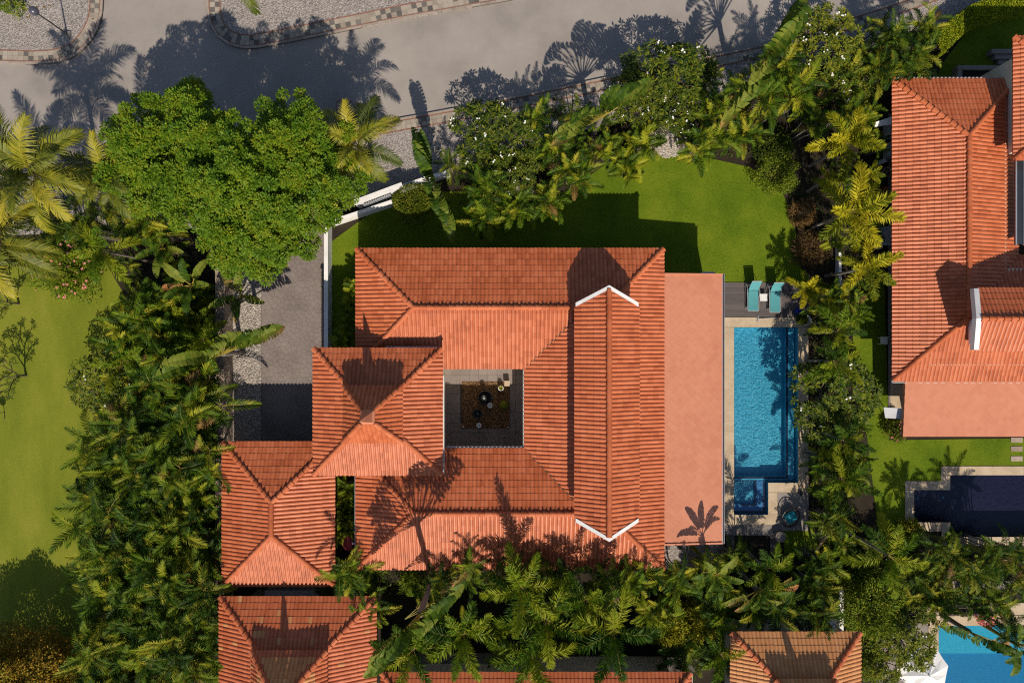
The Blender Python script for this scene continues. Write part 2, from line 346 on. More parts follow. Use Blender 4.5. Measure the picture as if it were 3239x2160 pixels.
def kerbside(path, side, rows, pw, parent_z, dk=.52):
    """a paved strip: kerb stones, brick border, rows of square pavers, brick border"""
    wp = [P(*p) for p in path]; root = MB()
    # the bed under the pavers
    l0 = resample(wp, .31); w_k = .13; tot = w_k + .07 + rows * pw + .07
    inn = offset_path(l0, side * tot)
    bed = MB(); z = parent_z
    for i in range(len(l0) - 1):
        q = [l0[i], l0[i + 1], inn[i + 1], inn[i]]; bed.prism([(p.x, p.y) for p in q], 0, z - .012)
    root = bed.build('pavement', M['concrete_dark'], kind='structure')
    # kerb stones 0.9 m long
    kl = resample(wp, .9); ko = offset_path(kl, side * w_k)
    for i in range(len(kl) - 1):
        c = (kl[i] + kl[i + 1]) / 2
        if not in_frame((c.x, c.y, .1), 60): continue
        g = (kl[i + 1] - kl[i]) * .012
        MB().prism([tuple(kl[i] + g), tuple(kl[i + 1] - g), tuple(ko[i + 1] - g), tuple(ko[i] + g)], 0.01, z + .02 + R.uniform(-.004, .004)).build('kerb_stone', M['kerb'], root)
    for off in (w_k + .003, w_k + .07 + rows * pw + .003):
        a = offset_path(l0, side * off); b = offset_path(l0, side * (off + .062)); mb = MB()
        for i in range(len(l0) - 1):
            for k in (0, 1):
                p0, p1 = a[i].lerp(a[i + 1], k / 2 + .02), a[i].lerp(a[i + 1], k / 2 + .48); q0, q1 = b[i].lerp(b[i + 1], k / 2 + .02), b[i].lerp(b[i + 1], k / 2 + .48)
                mb.prism([tuple(p0), tuple(p1), tuple(q1), tuple(q0)], z - .014, z + .006 + R.uniform(-.003, .003))
        mb.build('brick_border', M['border'], root, kind='stuff')
    light, dark = [], []
    for r in range(rows):
        a = offset_path(l0, side * (w_k + .07 + r * pw + .005)); b = offset_path(l0, side * (w_k + .07 + (r + 1) * pw - .005))
        for i in range(len(l0) - 1):
            j = R.uniform(0, .01); p0, p1, q0, q1 = a[i].lerp(a[i + 1], .02), a[i].lerp(a[i + 1], .98), b[i].lerp(b[i + 1], .02), b[i].lerp(b[i + 1], .98)
            mb = MB().prism([tuple(p0), tuple(p1), tuple(q1), tuple(q0)], z - .014, z + R.uniform(-.006, .008)); c = (p0 + q1) / 2
            if not in_frame((c.x, c.y, .1), 30): continue
            ((dark if R.random() < (dk if (i + r) % 2 == 0 else dk * .15) else light)).append((mb, (c.x, c.y, .1)))
    n = len(light) + len(dark); kl_ = int(300 * len(light) / max(n, 1))
    lay_pieces(light, 'paver', M['paver_light'], root, min(kl_, 300)); lay_pieces(dark, 'paver', M['paver_dark'], root, 300 - kl_)
    return root
kerbside(LI, 1, 2, .27, .125)
kerbside(RI, 1, 2, .29, .125)
kerbside(SK, -1, 2, .25, .115, .16)

# lawns: sheets 4 mm apart
sheet('lawn', [F(*p) for p in [(757, 558), (850, 490), (960, 440), (1100, 440), (1250, 470), (1330, 420), (1400, 372), (1480, 345), (1560, 352), (1640, 366), (1720, 384), (1790, 430), (1822, 500), (1830, 560), (1845, 652), (1662, 652), (1662, 812), (757, 812)]], .012, M['lawn'])
sheet('lawn', [F(*p) for p in [(-60, 600), (240, 600), (300, 700), (300, 1640), (-60, 1640)]], .012, M['lawn_dry'])
sheet('lawn', [F(*p) for p in [(2160, 150), (2230, 60), (2420, 0), (2420, 190), (2150, 185)]], .016, M['lawn'])
sheet('lawn', [F(*p) for p in [(1958, 690), (2030, 640), (2040, 1010), (2420, 1005), (2420, 1068), (2161, 1068), (2161, 1103), (2077, 1103), (2077, 1250), (2020, 1250), (1990, 1000), (1958, 900)]], .020, M['lawn'])
sheet('lawn', [F(*p) for p in [(1800, 1212), (1868, 1205), (1880, 1262), (1800, 1270)]], .020, M['lawn'])
sheet('lawn', [F(*p) for p in [(2050, 1352), (2240, 1345), (2260, 1380), (2060, 1385)]], .020, M['lawn_dry'])

# ------------------------------------------------------------------ roofs of double-roll clay tiles
TW, TL = .22, .345
PROF = [(0, .0), (.018, .016), (.045, .042), (.085, .056), (.130, .053), (.168, .036), (.196, .006), (.22, .0)]
def tile_faces():
    """top quads and front edges of one tile in (s, t, height)"""
    q = []
    for (x0, h0), (x1, h1) in zip(PROF[:-1], PROF[1:]):
        q.append([(x0, 0, h0 + .018), (x1, 0, h1 + .018), (x1, TL + .02, h1 + .002), (x0, TL + .02, h0 + .002)])
        q.append([(x0, .004, h0 + .004), (x1, .004, h1 + .004), (x1, 0, h1 + .018), (x0, 0, h0 + .018)])
    return q
TF = tile_faces()
def poly_mesh(quads):
    b = MB()
    for q in quads: b.add(q, [list(range(len(q)))])
    return b
TILE_ME = {}
for key in ('tile', 'tan_tile'):
    TILE_ME[key] = poly_mesh(TF).mesh('roof_tile', M[key])
CAP = MB()
for i in range(6):
    a0, a1 = pi * (i / 6), pi * ((i + 1) / 6)
    f = lambda a, x, r: (x, r * cos(a), r * sin(a) * .92)
    CAP.add([f(a0, 0, .165), f(a0, .42, .108), f(a1, .42, .108), f(a1, 0, .165)], [[0, 1, 2, 3]])
    CAP.add([f(a0, 0, .108), f(a0, 0, .165), f(a1, 0, .165), f(a1, 0, .108)], [[0, 1, 2, 3]])
CAP_ME = CAP.mesh('ridge_tile', M['cap'])

class House:
    def __init__(s, label, c, mats='tile'):
        s.root = thing('house', label, 'house', c); s.full = []; s.joined = MB(); s.tanj = MB(); s.caps = []; s.key = mats
    def slope(s, A, B, poly, pitch, z, deck=True, tan=None, tmax=None):
        """A, B: eave ends in plan, the slope rising to the left of A->B; poly: its plan outline"""
        A = Vector((A[0], A[1])); B = Vector((B[0], B[1])); e = (B - A).normalized(); n = Vector((-e.y, e.x)); cp, sp_ = cos(pitch), sin(pitch)
        ex = Vector((e.x, e.y, 0)); es = Vector((n.x * cp, n.y * cp, sp_)); N = ex.cross(es)
        O = Vector((A.x, A.y, z))
        st = ccw([((Vector((p[0], p[1])) - A).dot(e), (Vector((p[0], p[1])) - A).dot(n) / cp) for p in poly])
        W = lambda q: O + ex * q[0] + es * q[1] + N * q[2]
        d = MB(); top = [W((p[0], p[1], -.012)) for p in st]; low = [p - Vector((0, 0, .10)) for p in top]; k = len(st)
        d.add(top + low, [list(range(k)), list(range(k, 2 * k))[::-1]] + [[i, k + i, k + (i + 1) % k, (i + 1) % k] for i in range(k)])
        roof = d.build('roof', M['deck_under'], s.root)
        smin, smax = min(p[0] for p in st), max(p[0] for p in st); tmx = max(p[1] for p in st); tmn = min(p[1] for p in st)
        i0 = int(floor(smin / TW)) - 1
        for j in range(int(floor((tmn + .05) / TL)), int(tmx / TL) + 1):
            t0 = j * TL - .05
            if tmax is not None and t0 > tmax: break
            for i in range(i0, int(smax / TW) + 1):
                s0 = i * TW; rect = [(s0, max(t0, tmn - .05)), (s0 + TW, max(t0, tmn - .05)), (s0 + TW, t0 + TL), (s0, t0 + TL)]
                reg = st if j > 0 else ccw([(p[0], p[1] if p[1] > .02 else -.06) for p in st])
                c = clip_convex(rect, reg); ar = area(c) if len(c) > 2 else 0
                if ar < .004: continue
                org = W((s0, t0, 0)); key = s.key
                if tan and tan(s0, t0): key = 'tan_tile'
                if ar > TW * TL * .985 and t0 + TL + .02 < tmx:
                    Mx = Matrix(((ex.x, es.x, N.x, org.x), (ex.y, es.y, N.y, org.y), (ex.z, es.z, N.z, org.z), (0, 0, 0, 1)))
                    jit = Matrix.Translation((R.uniform(-.003, .003), R.uniform(-.008, .008), R.uniform(0, .005))) @ Matrix.Rotation(R.uniform(-.008, .008), 4, 'Z')
                    s.full.append((Mx @ jit, roof, key))
                else:
                    jb = s.tanj if key == 'tan_tile' else s.joined
                    vs, fs, dic = [], [], {}
                    for q in TF:
                        cc = clip_convex([(p[0] + s0, p[1] + t0, p[2]) for p in q], reg)
                        if len(cc) < 3: continue
                        f = []
                        for p in cc:
                            kk = (round(p[0], 4), round(p[1], 4), round(p[2], 4))
                            if kk not in dic: dic[kk] = len(vs); vs.append(W(p))
                            f.append(dic[kk])
                        if len(set(f)) == len(f): fs.append(f)
                    if fs: jb.add(vs, fs)
        return roof
    def ridge(s, a, b, off=.03, skip=0.0):
        a, b = Vector(a), Vector(b); d = (b - a); L = d.length; d.normalize(); y = Vector((0, 0, 1)).cross(d).normalized(); zz = d.cross(y); n = max(1, int(L / .37))
        for i in range(n):
            o = a + d * (i * L / n) + zz * off
            Mx = Matrix(((d.x, y.x, zz.x, o.x), (d.y, y.y, zz.y, o.y), (d.z, y.z, zz.z, o.z), (0, 0, 0, 1)))
            s.caps.append(Mx @ Matrix.Rotation(R.uniform(-.03, .03), 4, 'Z'))
    def hip(s, x0, y0, x1, y1, z, pitch, tan=None, tmax=None, sides='NSEW', rid=True):
        """a hip roof over a plan rectangle; x0<x1, y0<y1 in metres (y up)"""
        w, h = x1 - x0, y1 - y0; r = min(w, h) / 2
        if w >= h: p, q = (x0 + r, (y0 + y1) / 2), (x1 - r, (y0 + y1) / 2)
        else: p, q = ((x0 + x1) / 2, y0 + r), ((x0 + x1) / 2, y1 - r)
        pt, qt = (p, q)
        if w >= h: polys = {'S': [(x0, y0), (x1, y0), q, p], 'N': [(x1, y1), (x0, y1), p, q], 'W': [(x0, y1), (x0, y0), p], 'E': [(x1, y0), (x1, y1), q]}
        else: polys = {'S': [(x0, y0), (x1, y0), p], 'N': [(x1, y1), (x0, y1), q], 'W': [(x0, y1), (x0, y0), p, q], 'E': [(x1, y0), (x1, y1), q, p]}
        for k, v in polys.items():
            vv = [v[0], v[1]] + [x for i, x in enumerate(v[2:]) if i == 0 or (Vector(x) - Vector(v[1 + i])).length > .02]
            s.slope(v[0], v[1], vv, pitch, z, tan=tan, tmax=tmax)
        zr = z + r * tan_(pitch)
        P3 = lambda a, zz: (a[0], a[1], zz)
        if rid:
            if w >= h: pairs = [((x0, y0), p), ((x0, y1), p), ((x1, y0), q), ((x1, y1), q)]
            else: pairs = [((x0, y0), p), ((x1, y0), p), ((x0, y1), q), ((x1, y1), q)]
            for a, b in pairs: s.ridge(P3(a, z), P3(b, zr))
            if (Vector(p) - Vector(q)).length > .1: s.ridge(P3(p, zr), P3(q, zr), .05)
        return p, q, zr
    def walls(s, poly, z, inset=0, m='cream', name='wall'):
        b = MB(); b.prism([(p[0], p[1]) for p in poly], 0, z); return b.build(name, M[m], s.root)
    def finish(s, limit=300):
        s.full.sort(key=lambda q: (not in_frame(q[0].translation, 0), near(q[0].translation)))
        for Mx, roof, key in s.full[:limit]: put('roof_tile', TILE_ME[key], roof, Mx)
        base = TF
        for Mx, roof, key in s.full[limit:]:
            b = s.tanj if key == 'tan_tile' else s.joined
            vs = [Mx @ Vector(p) for q in base for p in q]; b.add(vs, [[4 * i, 4 * i + 1, 4 * i + 2, 4 * i + 3] for i in range(len(base))])
        if s.tanj.v: off = len(s.joined.f)
        if s.joined.v or s.tanj.v:
            a = MB(); a.add(s.joined.v, s.joined.f, 0); a.add(s.tanj.v, s.tanj.f, 1)
            o = a.build('tile_covering', [M['tile_joined' if s.key == 'tile' else s.key], M['tan_tile']], s.root, kind='stuff')
            weld(o.data)
        s.caps.sort(key=lambda m: (not in_frame(m.translation, 0), near(m.translation)))
        for Mx in s.caps[:limit]: put('ridge_tile', CAP_ME, s.root, Mx)
        if len(s.caps) > limit:
            a = MB()
            for Mx in s.caps[limit:]: a.add([Mx @ Vector(p) for p in CAP.v], CAP.f)
            a.build('ridge_covering', M['tile_joined'], s.root, kind='stuff')
def tan_(a): return sin(a) / cos(a)
def weld(me):
    import bmesh
    bm = bmesh.new(); bm.from_mesh(me); bmesh.ops.remove_doubles(bm, verts=bm.verts, dist=.0004); bm.to_mesh(me); bm.free(); me.update()
weld(TILE_ME['tile']); weld(TILE_ME['tan_tile']); weld(CAP_ME)
def g2(x, y): v = G(x, y); return (v.x, v.y)

def window(parent, c, w, h, face, depth=.06):
    """a framed window on a wall; face is the outward direction in plan"""
    n = Vector((face[0], face[1], 0)); t = Vector((-n.y, n.x, 0)); c = Vector(c); rz = atan2(t.y, t.x); f = MB()
    for sx in (-1, 1): f.box(c + t * sx * w / 2 + n * .03, (.07, .1, h + .07), rz)
    for sz in (-1, 1): f.box(c + Vector((0, 0, sz * h / 2)) + n * .034, (w - .07, .1, .07), rz)
    fr = f.build('window', M['white'], parent)
    MB().box(c + n * .02, (w - .07, .03, h - .07), rz).build('pane', M['glass'], fr)
    return fr

def pagoda(hs, x0, y0, x1, y1, z, p1, run, lift, p2, cap, tan=None, spire=1.9):
    """two-tiered hip roof: a skirt, a raised steeper tier and a pointed finial"""
    cx, cy = (x0 + x1) / 2, (y0 + y1) / 2; r = min(x1 - x0, y1 - y0) / 2
    inn = [(x0 + run, y0 + run), (x1 - run, y0 + run), (x1 - run, y1 - run), (x0 + run, y1 - run)]; out = [(x0, y0), (x1, y0), (x1, y1), (x0, y1)]
    for i in range(4):
        j = (i + 1) % 4; hs.slope(out[i], out[j], [out[i], out[j], inn[j], inn[i]], p1, z, tan=tan)
        hs.ridge((*out[i], z), (*inn[i], z + run * tan_(p1)))
    z2 = z + run * tan_(p1) + lift; o = .16; u = [(x0 + run - o, y0 + run - o), (x1 - run + o, y0 + run - o), (x1 - run + o, y1 - run + o), (x0 + run - o, y1 - run + o)]
    c = [(cx - cap, cy - cap), (cx + cap, cy - cap), (cx + cap, cy + cap), (cx - cap, cy + cap)]; run2 = (u[1][0] - u[0][0]) / 2 - cap; zt = z2 + run2 * tan_(p2)
    MB().prism(inn, z + .2, z2 + .12).build('wall', M['deck_under'], hs.root)
    for i in range(4):
        j = (i + 1) % 4; hs.slope(u[i], u[j], [u[i], u[j], c[j], c[i]], p2, z2, tan=tan)
        hs.ridge((*u[i], z2), (*c[i], zt))
    f = MB(); ring = [(cap + .04, 0), (cap + .02, .10), (cap * .80, .22), (cap * .62, .60), (cap * .46, 1.05), (cap * .28, spire * .78), (.02, spire)]
    vs = []; fs = []
    for q, dz in ring: vs += [(cx - q, cy - q, zt + dz - .03), (cx + q, cy - q, zt + dz - .03), (cx + q, cy + q, zt + dz - .03), (cx - q, cy + q, zt + dz - .03)]
    for k in range(len(ring) - 1):
        for i in range(4): fs.append([4 * k + i, 4 * k + (i + 1) % 4, 4 * k + 4 + (i + 1) % 4, 4 * k + 4 + i])
    f.add(vs, fs); f.build('finial', M['shingle'], hs.root)
    return zt

PITCH = radians(17.8)
# ---- the main house round its courtyard
HC = G(60, 200)
main = House('large orange tiled house built round a square courtyard beside the blue pool', HC)
ZE = 3.7
q = lambda *pts: [g2(*p) for p in pts]
# eaves run so that the slope lies to the left
main.slope(g2(434, -265), g2(-446, -265), q((434, -265), (-446, -265), (-275.5, -94.5), (263.5, -94.5)), PITCH, ZE)
main.slope(g2(434, -265), g2(-446, -265), q((263.5, -94.5), (208.2, -94.5), (236, -67)), PITCH, ZE)
main.slope(g2(-446, -265), g2(-446, 76), q((-446, -265), (-446, 76), (-275.5, -94.5)), PITCH, ZE)
main.slope(g2(-446, 76), g2(37.7, 76), q((-446, 76), (37.7, 76), (208.2, -94.5), (-275.5, -94.5)), PITCH, ZE)
main.slope(g2(37.7, 76), g2(37.7, 308.5), q((37.7, 76), (37.7, 308.5), (209, 480), (236, 453.5), (236, -67), (208.2, -94.5)), PITCH, ZE)
main.slope(g2(434, 651.5), g2(434, -265), q((434, 651.5), (434, -265), (236, -67), (236, 453.5)), PITCH, ZE)
main.slope(g2(37.7, 308.5), g2(-446, 308.5), q((37.7, 308.5), (-446, 308.5), (-275, 480), (209, 480)), PITCH, ZE)
main.slope(g2(-446, 308.5), g2(-446, 651.5), q((-446, 308.5), (-446, 651.5), (-275, 480)), PITCH, ZE)
main.slope(g2(-446, 651.5), g2(434, 651.5), q((-446, 651.5), (434, 651.5), (262.5, 480), (-275, 480)), PITCH, ZE)
main.slope(g2(-446, 651.5), g2(434, 651.5), q((262.5, 480), (209, 480), (236, 453.5)), PITCH, ZE)
tn = tan_(PITCH); zn = ZE + 170.5 / S * tn; ze = ZE + 198 / S * tn; zs = ZE + 171.5 / S * tn
main.ridge(G(-446, -265, ZE), G(-275.5, -94.5, zn)); main.ridge(G(-446, 76, ZE), G(-275.5, -94.5, zn)); main.ridge(G(-275.5, -94.5, zn), G(205, -94.5, zn), .05)
main.ridge(G(434, -265, ZE), G(236, -67, ze)); main.ridge(G(434, 651.5, ZE), G(236, 453.5, ze))
main.ridge(G(-446, 308.5, ZE), G(-275, 480, zs)); main.ridge(G(-446, 651.5, ZE), G(-275, 480, zs)); main.ridge(G(-275, 480, zs), G(206, 480, zs), .05)
# valley gutters: dark metal lines
for a, b in (((37.7, 76), (205, -91.5)), ((37.7, 308.5), (206, 477))):
    pa, pb = G(*a, ZE + .05), G(*b, zn + .05); d = (pb - pa); t = Vector((-d.y, d.x, 0)).normalized() * .05
    MB().add([pa - t, pb - t, pb + t, pa + t, pa - t - Vector((0, 0, .04)), pb - t - Vector((0, 0, .04)), pb + t - Vector((0, 0, .04)), pa + t - Vector((0, 0, .04))], [[0, 1, 2, 3], [4, 7, 6, 5], [0, 4, 5, 1], [1, 5, 6, 2], [2, 6, 7, 3], [3, 7, 4, 0]]).build('valley_gutter', M['brown'], main.root)
# raised gable roof with flying ends along the east wing
xw, xe, xr = 172, 342, 257; yn, ys, ynr, ysr = -93, 476, -137, 517; zu = 5.75; up = radians(25); zr = zu + 85 / S * tan_(up)
main.slope(g2(xw, yn), g2(xw, ys), q((xw, yn), (xw, ys), (xr, ysr), (xr, ynr)), up, zu)
main.slope(g2(xe, ys), g2(xe, yn), q((xe, ys), (xe, yn), (xr, ynr), (xr, ysr)), up, zu)
main.ridge(G(xr, ysr, zr), G(xr, ynr, zr), .05)
for y0, y1 in ((yn, ynr), (ys, ysr)):
    for x in (xw, xe):
        a, b = G(x, y0, zu), G(xr, y1, zr); dirn = 1 if y0 < 0 else -1; o = Vector((0, dirn * .02, 0)); w = Vector((0, dirn * .20, 0))
        vs = [a + o, b + o, b + o + w, a + o + w]; vs = [p + Vector((0, 0, .10)) for p in vs] + [p - Vector((0, 0, .16)) for p in vs]
        MB().add(vs, [[0, 1, 2, 3], [4, 7, 6, 5], [0, 4, 5, 1], [1, 5, 6, 2], [2, 6, 7, 3], [3, 7, 4, 0]]).build('bargeboard', M['white'], main.root)
cl = MB(); x0, x1, y0, y1 = xw + 16, xe - 16, -62, 446
a = [G(x0, y0, 4.4), G(x1, y0, 4.4), G(x1, y1, 4.4), G(x0, y1, 4.4)]; b = [p + Vector((0, 0, zu + .02 - 4.4)) for p in a]; r0, r1 = G(xr, y0, zr - .25), G(xr, y1, zr - .25)
cl.add(a + b + [r0, r1], [[0, 4, 8, 5, 1], [2, 6, 9, 7, 3], [1, 5, 6, 2], [3, 7, 4, 0]]); cl.build('clerestory_wall', M['white'], main.root)
# entry roof of two tiers, garage roof
ex0, ey0 = g2(-551.3, 369.6); ex1, ey1 = g2(-195.4, 20.2)
pagoda(main, ex0, ey0, ex1, ey1, 4.8, radians(21), 2.06, .54, radians(45), .32, spire=1.8)
gx0, gy0 = g2(-846.5, 714); gx1, gy1 = g2(-520.8, 295)
main.hip(gx0, gy0, gx1, gy1, 2.95, radians(20))
main.finish()
# flat shingled canopy on the pool side
cx0, cx1, cy0, cy1 = 424, 612, -194.5, 585
pa = G(cx0, cy1, 3.52), G(cx1, cy1, 3.22), G(cx1, cy0, 3.22), G(cx0, cy0, 3.52)
can = MB(); can.add(list(pa) + [p - Vector((0, 0, .14)) for p in pa], [[0, 1, 2, 3], [7, 6, 5, 4], [0, 4, 5, 1], [1, 5, 6, 2], [2, 6, 7, 3], [3, 7, 4, 0]])
canopy = can.build('canopy_roof', M['shingle'], main.root)
def shingle_field(x0, y0, x1, y1, zf, parent, along, dz=.022, d=.42):
    """lapped diamond shingles; zf(x, y) gives the roof plane"""
    reg = [(x0, y0), (x1, y0), (x1, y1), (x0, y1)]; pcs = []; r = d * .72
    ni, nj = int((x1 - x0) / d) + 3, int((y1 - y0) / d * 2) + 4
    for j in range(-1, nj):
        for i in range(-1, ni):
            cx, cy = x0 + (i + .5 * (j & 1)) * d, y0 + j * d / 2
            c = clip_convex([(cx - r * .7, cy), (cx, cy - r * .72), (cx + r * .7, cy), (cx, cy + r * .72)], reg)
            if len(c) < 3 or area(c) < .01: continue
            lift = lambda p: zf(p[0], p[1]) + .005 + dz * max(0, ((p[0] - cx) * along[0] + (p[1] - cy) * along[1]) / r + .7) + ((i * 7 + j * 3) % 5) * .0012
            b = MB(); n = len(c); b.add([(p[0], p[1], lift(p)) for p in c] + [(p[0], p[1], zf(p[0], p[1]) + .001) for p in c], [list(range(n))] + [[k, n + k, n + (k + 1) % n, (k + 1) % n] for k in range(n)])
            pcs.append((b, (cx, cy, zf(cx, cy))))
    lay_pieces(pcs, 'shingle', M['shingle'], parent, 300, 'shingle_covering')
a0, b0 = g2(cx0, cy1), g2(cx1, cy0)
shingle_field(a0[0], a0[1], b0[0], b0[1], lambda x, y: 3.52 - .30 * (x - a0[0]) / (b0[0] - a0[0]), canopy, (.7, -.7))
fl = MB()
for y in (cy0, cy1): fl.box((G((cx0 + cx1) / 2, y, 3.37)), ((cx1 - cx0) / S, .09, .17), 0, tilt=Matrix.Rotation(atan2(.30, (cx1 - cx0) / S), 3, 'Y'))
fl.build('flashing', M['shingle'], main.root)
gc = G(cx1 + 2, (cy0 + cy1) / 2, 3.17); gm = MB(); gl = (cy1 - cy0) / S + .1
for dx, w, h in ((-.055, .02, .14), (.055, .02, .14)): gm.box(gc + Vector((dx, 0, .01)), (w, gl, h))
gm.box(gc + Vector((0, 0, -.06)), (.09, gl, .02)); gm.build('gutter', M['gutter'], main.root)
MB().box(G(590, cy0 - 5, 1.6), (.07, .07, 3.2)).box(G(570, cy0 - 4, 3.12), (.7, .16, .10)).build('downpipe', M['gutter'], main.root)
for x, y in ((600, -182), (600, 60), (600, 320), (600, 572)):
    MB().box(G(x, y, 1.55), (.3, .3, 3.1)).build('column', M['white'], main.root)
# gutters round the courtyard and the entry
def gutter(parent, a, b, m='white'):
    a, b = Vector(a), Vector(b); d = (b - a); L = d.length; rz = atan2(d.y, d.x); t = Vector((-d.y, d.x, 0)).normalized(); c = (a + b) / 2; g = MB()
    for k in (-1, 1): g.box(c + t * .055 * k, (L, .018, .11), rz)
    g.box(c - Vector((0, 0, .045)), (L, .09, .02), rz); return g.build('gutter', M[m], parent)
gutter(main.root, G(-192.5, 95, 4.70), G(-192.5, 368, 4.70)); gutter(main.root, G(-190, 305, 3.62), G(36, 305, 3.62)); gutter(main.root, G(35, 80, 3.62), G(35, 304, 3.62))
gutter(main.root, G(-350, 17, 4.70), G(-205, 17, 4.70), 'gutter'); gutter(main.root, G(-449, 320, 3.6), G(-449, 645, 3.6), 'gutter')
# walls under the eaves, with doors and windows
def ring_wall(hs, x0, y0, x1, y1, z, m='cream', t=10):
    for (ax, ay, bx, by) in ((x0, y0, x1, y0 + t), (x0, y1 - t, x1, y1), (x0, y0 + t, x0 + t, y1 - t), (x1 - t, y0 + t, x1, y1 - t)):
        MB().prism([g2(ax, ay), g2(bx, ay), g2(bx, by), g2(ax, by)], 0, z).build('wall', M[m], hs.root)
ring_wall(main, -400, -220, 390, 608, 3.85); ring_wall(main, -218, 42, 70, 345, 3.75)
ring_wall(main, -510, 60, -232, 335, 4.85); ring_wall(main, -800, 340, -562, 668, 3.0)
for x in (-300, -150, 20, 160, 300): window(main.root, G(x, -221, 1.5), 1.4, 1.3, (0, 1))
for y in (-100, 40, 180, 320, 460): window(main.root, G(391, y, 1.3), 2.0, 2.2, (1, 0))
for x in (-150, -60, 20): window(main.root, G(x, 41, 1.3), 1.3, 2.1, (0, -1))
for y in (130, 230): window(main.root, G(69, y, 1.3), 1.5, 2.1, (-1, 0))
window(main.root, G(-371, 59, 1.4), 2.6, 2.4, (0, 1)); window(main.root, G(-681, 339, 1.3), 3.6, 2.4, (0, 1))

# ---- neighbour to the south-west with tan patches
sw = House('orange tiled neighbour house with pale tan replacement tiles, below the garage roof', G(-618, 961))
x0, y0 = g2(-842.5, 1186); x1, y1 = g2(-393.7, 737)
cxw, cyw = g2(-618, 961)
def tan_sw(s_, t_):
    # the eave runs A->B; a band of pale tiles and stray singles
    return R.random() < .03
pagoda(sw, x0, y0, x1, y1, 3.5, radians(24), 2.45, .35, radians(42), .3, tan=tan_sw, spire=1.7)
# a pale band on the upper tier north face
sw.full = [(m, r, 'tan_tile' if (abs(m.translation.x - cxw) < 1.5 and 5.0 < m.translation.z < 6.2 and m.translation.y > cyw + .3 ) else k) for m, r, k in sw.full]
sw.finish(); ring_wall(sw, -800, 780, -436, 1150, 3.6)
# ---- neighbour straight below, only its north edge shows
so = House('orange tiled house seen only as a thin strip along the bottom edge', G(68, 1130))
x0, y0 = g2(-376, 1330); x1, y1 = g2(515, 955)
so.hip(x0, y0, x1, y1, 3.5, radians(24)); so.finish(); ring_wall(so, -336, 995, 475, 1290, 3.6)
gutter(so.root, G(518, 958, 3.42), G(518, 1100, 3.42))
# ---- tan house at the bottom right
se = House('small tan tiled house with darker red ridge tiles at the bottom right', G(818, 1025), 'tan_tile')
x0, y0 = g2(632, 1211); x1, y1 = g2(1004, 839)
pagoda(se, x0, y0, x1, y1, 3.5, radians(24), 2.1, .35, radians(44), .3, spire=1.6); se.finish(); ring_wall(se, 672, 879, 964, 1171, 3.6)
# ---- neighbour to the east
ea = House('orange tiled neighbour house with a white gable, right of the pool', G(1290, -250))
ZN = 2.6; W0, E0, N0, S0, K0 = 1126, 1494, -774, 115, 184; XR = 1310; YB = S0 - K0; NB = S0 - 2 * K0
ea.slope(g2(W0, N0), g2(W0, S0), q((W0, N0), (W0, S0), (XR, YB), (XR, N0 + K0)), PITCH, ZN)
ea.slope(g2(E0, NB), g2(E0, N0), q((E0, NB), (E0, N0), (XR, N0 + K0), (XR, YB)), PITCH, ZN)
ea.slope(g2(E0, N0), g2(W0, N0), q((E0, N0), (W0, N0), (XR, N0 + K0)), PITCH, ZN)
ea.slope(g2(W0, S0), g2(1750, S0), q((W0, S0), (1750, S0), (1750, YB), (XR, YB)), PITCH, ZN)
ea.slope(g2(1750, NB), g2(E0, NB), q((1750, NB), (E0, NB), (XR, YB), (1750, YB)), PITCH, ZN)
zk = ZN + K0 / S * tn
ea.ridge(G(W0, N0, ZN), G(XR, N0 + K0, zk)); ea.ridge(G(E0, N0, ZN), G(XR, N0 + K0, zk)); ea.ridge(G(W0, S0, ZN), G(XR, YB, zk)); ea.ridge(G(XR, YB, zk), G(XR, N0 + K0, zk), .05); ea.ridge(G(XR, YB, zk), G(1400, YB, zk), .05)
gy0_, gy1_, gz = -146, 23, 5.0; gym = -62; gzr = gz + 84 / S * tan_(radians(25)); gxe, gxr = 1288, 1268
ea.slope(g2(gxe, gy1_), g2(1750, gy1_), q((gxe, gy1_), (1750, gy1_), (1750, gym), (gxr, gym)), radians(25), gz)
ea.slope(g2(1750, gy0_), g2(gxe, gy0_), q((1750, gy0_), (gxe, gy0_), (gxr, gym), (1750, gym)), radians(25), gz)
ea.ridge(G(gxr, gym, gzr), G(1750, gym, gzr), .05)
for y in (gy0_, gy1_):
    a, b = G(gxe, y, gz), G(gxr, gym, gzr); w = Vector((-.26, 0, 0)); vs = [a, b, b + w, a + w]; vs = [p + Vector((0, 0, .12)) for p in vs] + [p - Vector((0, 0, .2)) for p in vs]
    MB().add(vs, [[3, 2, 1, 0], [4, 5, 6, 7], [1, 5, 4, 0], [2, 6, 5, 1], [3, 7, 6, 2], [0, 4, 7, 3]]).build('bargeboard', M['white'], ea.root)
gw = MB(); a = [G(1314, gy0_ + 16, 3.6), G(1314, gy1_ - 16, 3.6), G(1740, gy1_ - 16, 3.6), G(1740, gy0_ + 16, 3.6)]; b = [p + Vector((0, 0, gz - 3.6)) for p in a]
gw.add(a + b + [G(1314, gym, gzr - .2), G(1740, gym, gzr - .2)], [[0, 4, 8, 5, 1], [2, 6, 9, 7, 3], [1, 5, 6, 2], [3, 7, 4, 0]]); gw.build('gable_wall', M['white'], ea.root)
hx0, hy0 = g2(1416, -513); hx1, hy1 = g2(1740, -859)
ea.hip(hx0, hy0, hx1, hy1, 4.3, PITCH)
MB().prism([g2(1455, -550), g2(1700, -550), g2(1700, -822), g2(1455, -822)], 0, 4.4).build('wall', M['cream'], ea.root)
ea.finish(); ring_wall(ea, 1222, -715, 1450, 70, 2.9); ring_wall(ea, 1455, -215, 1740, 70, 2.9)
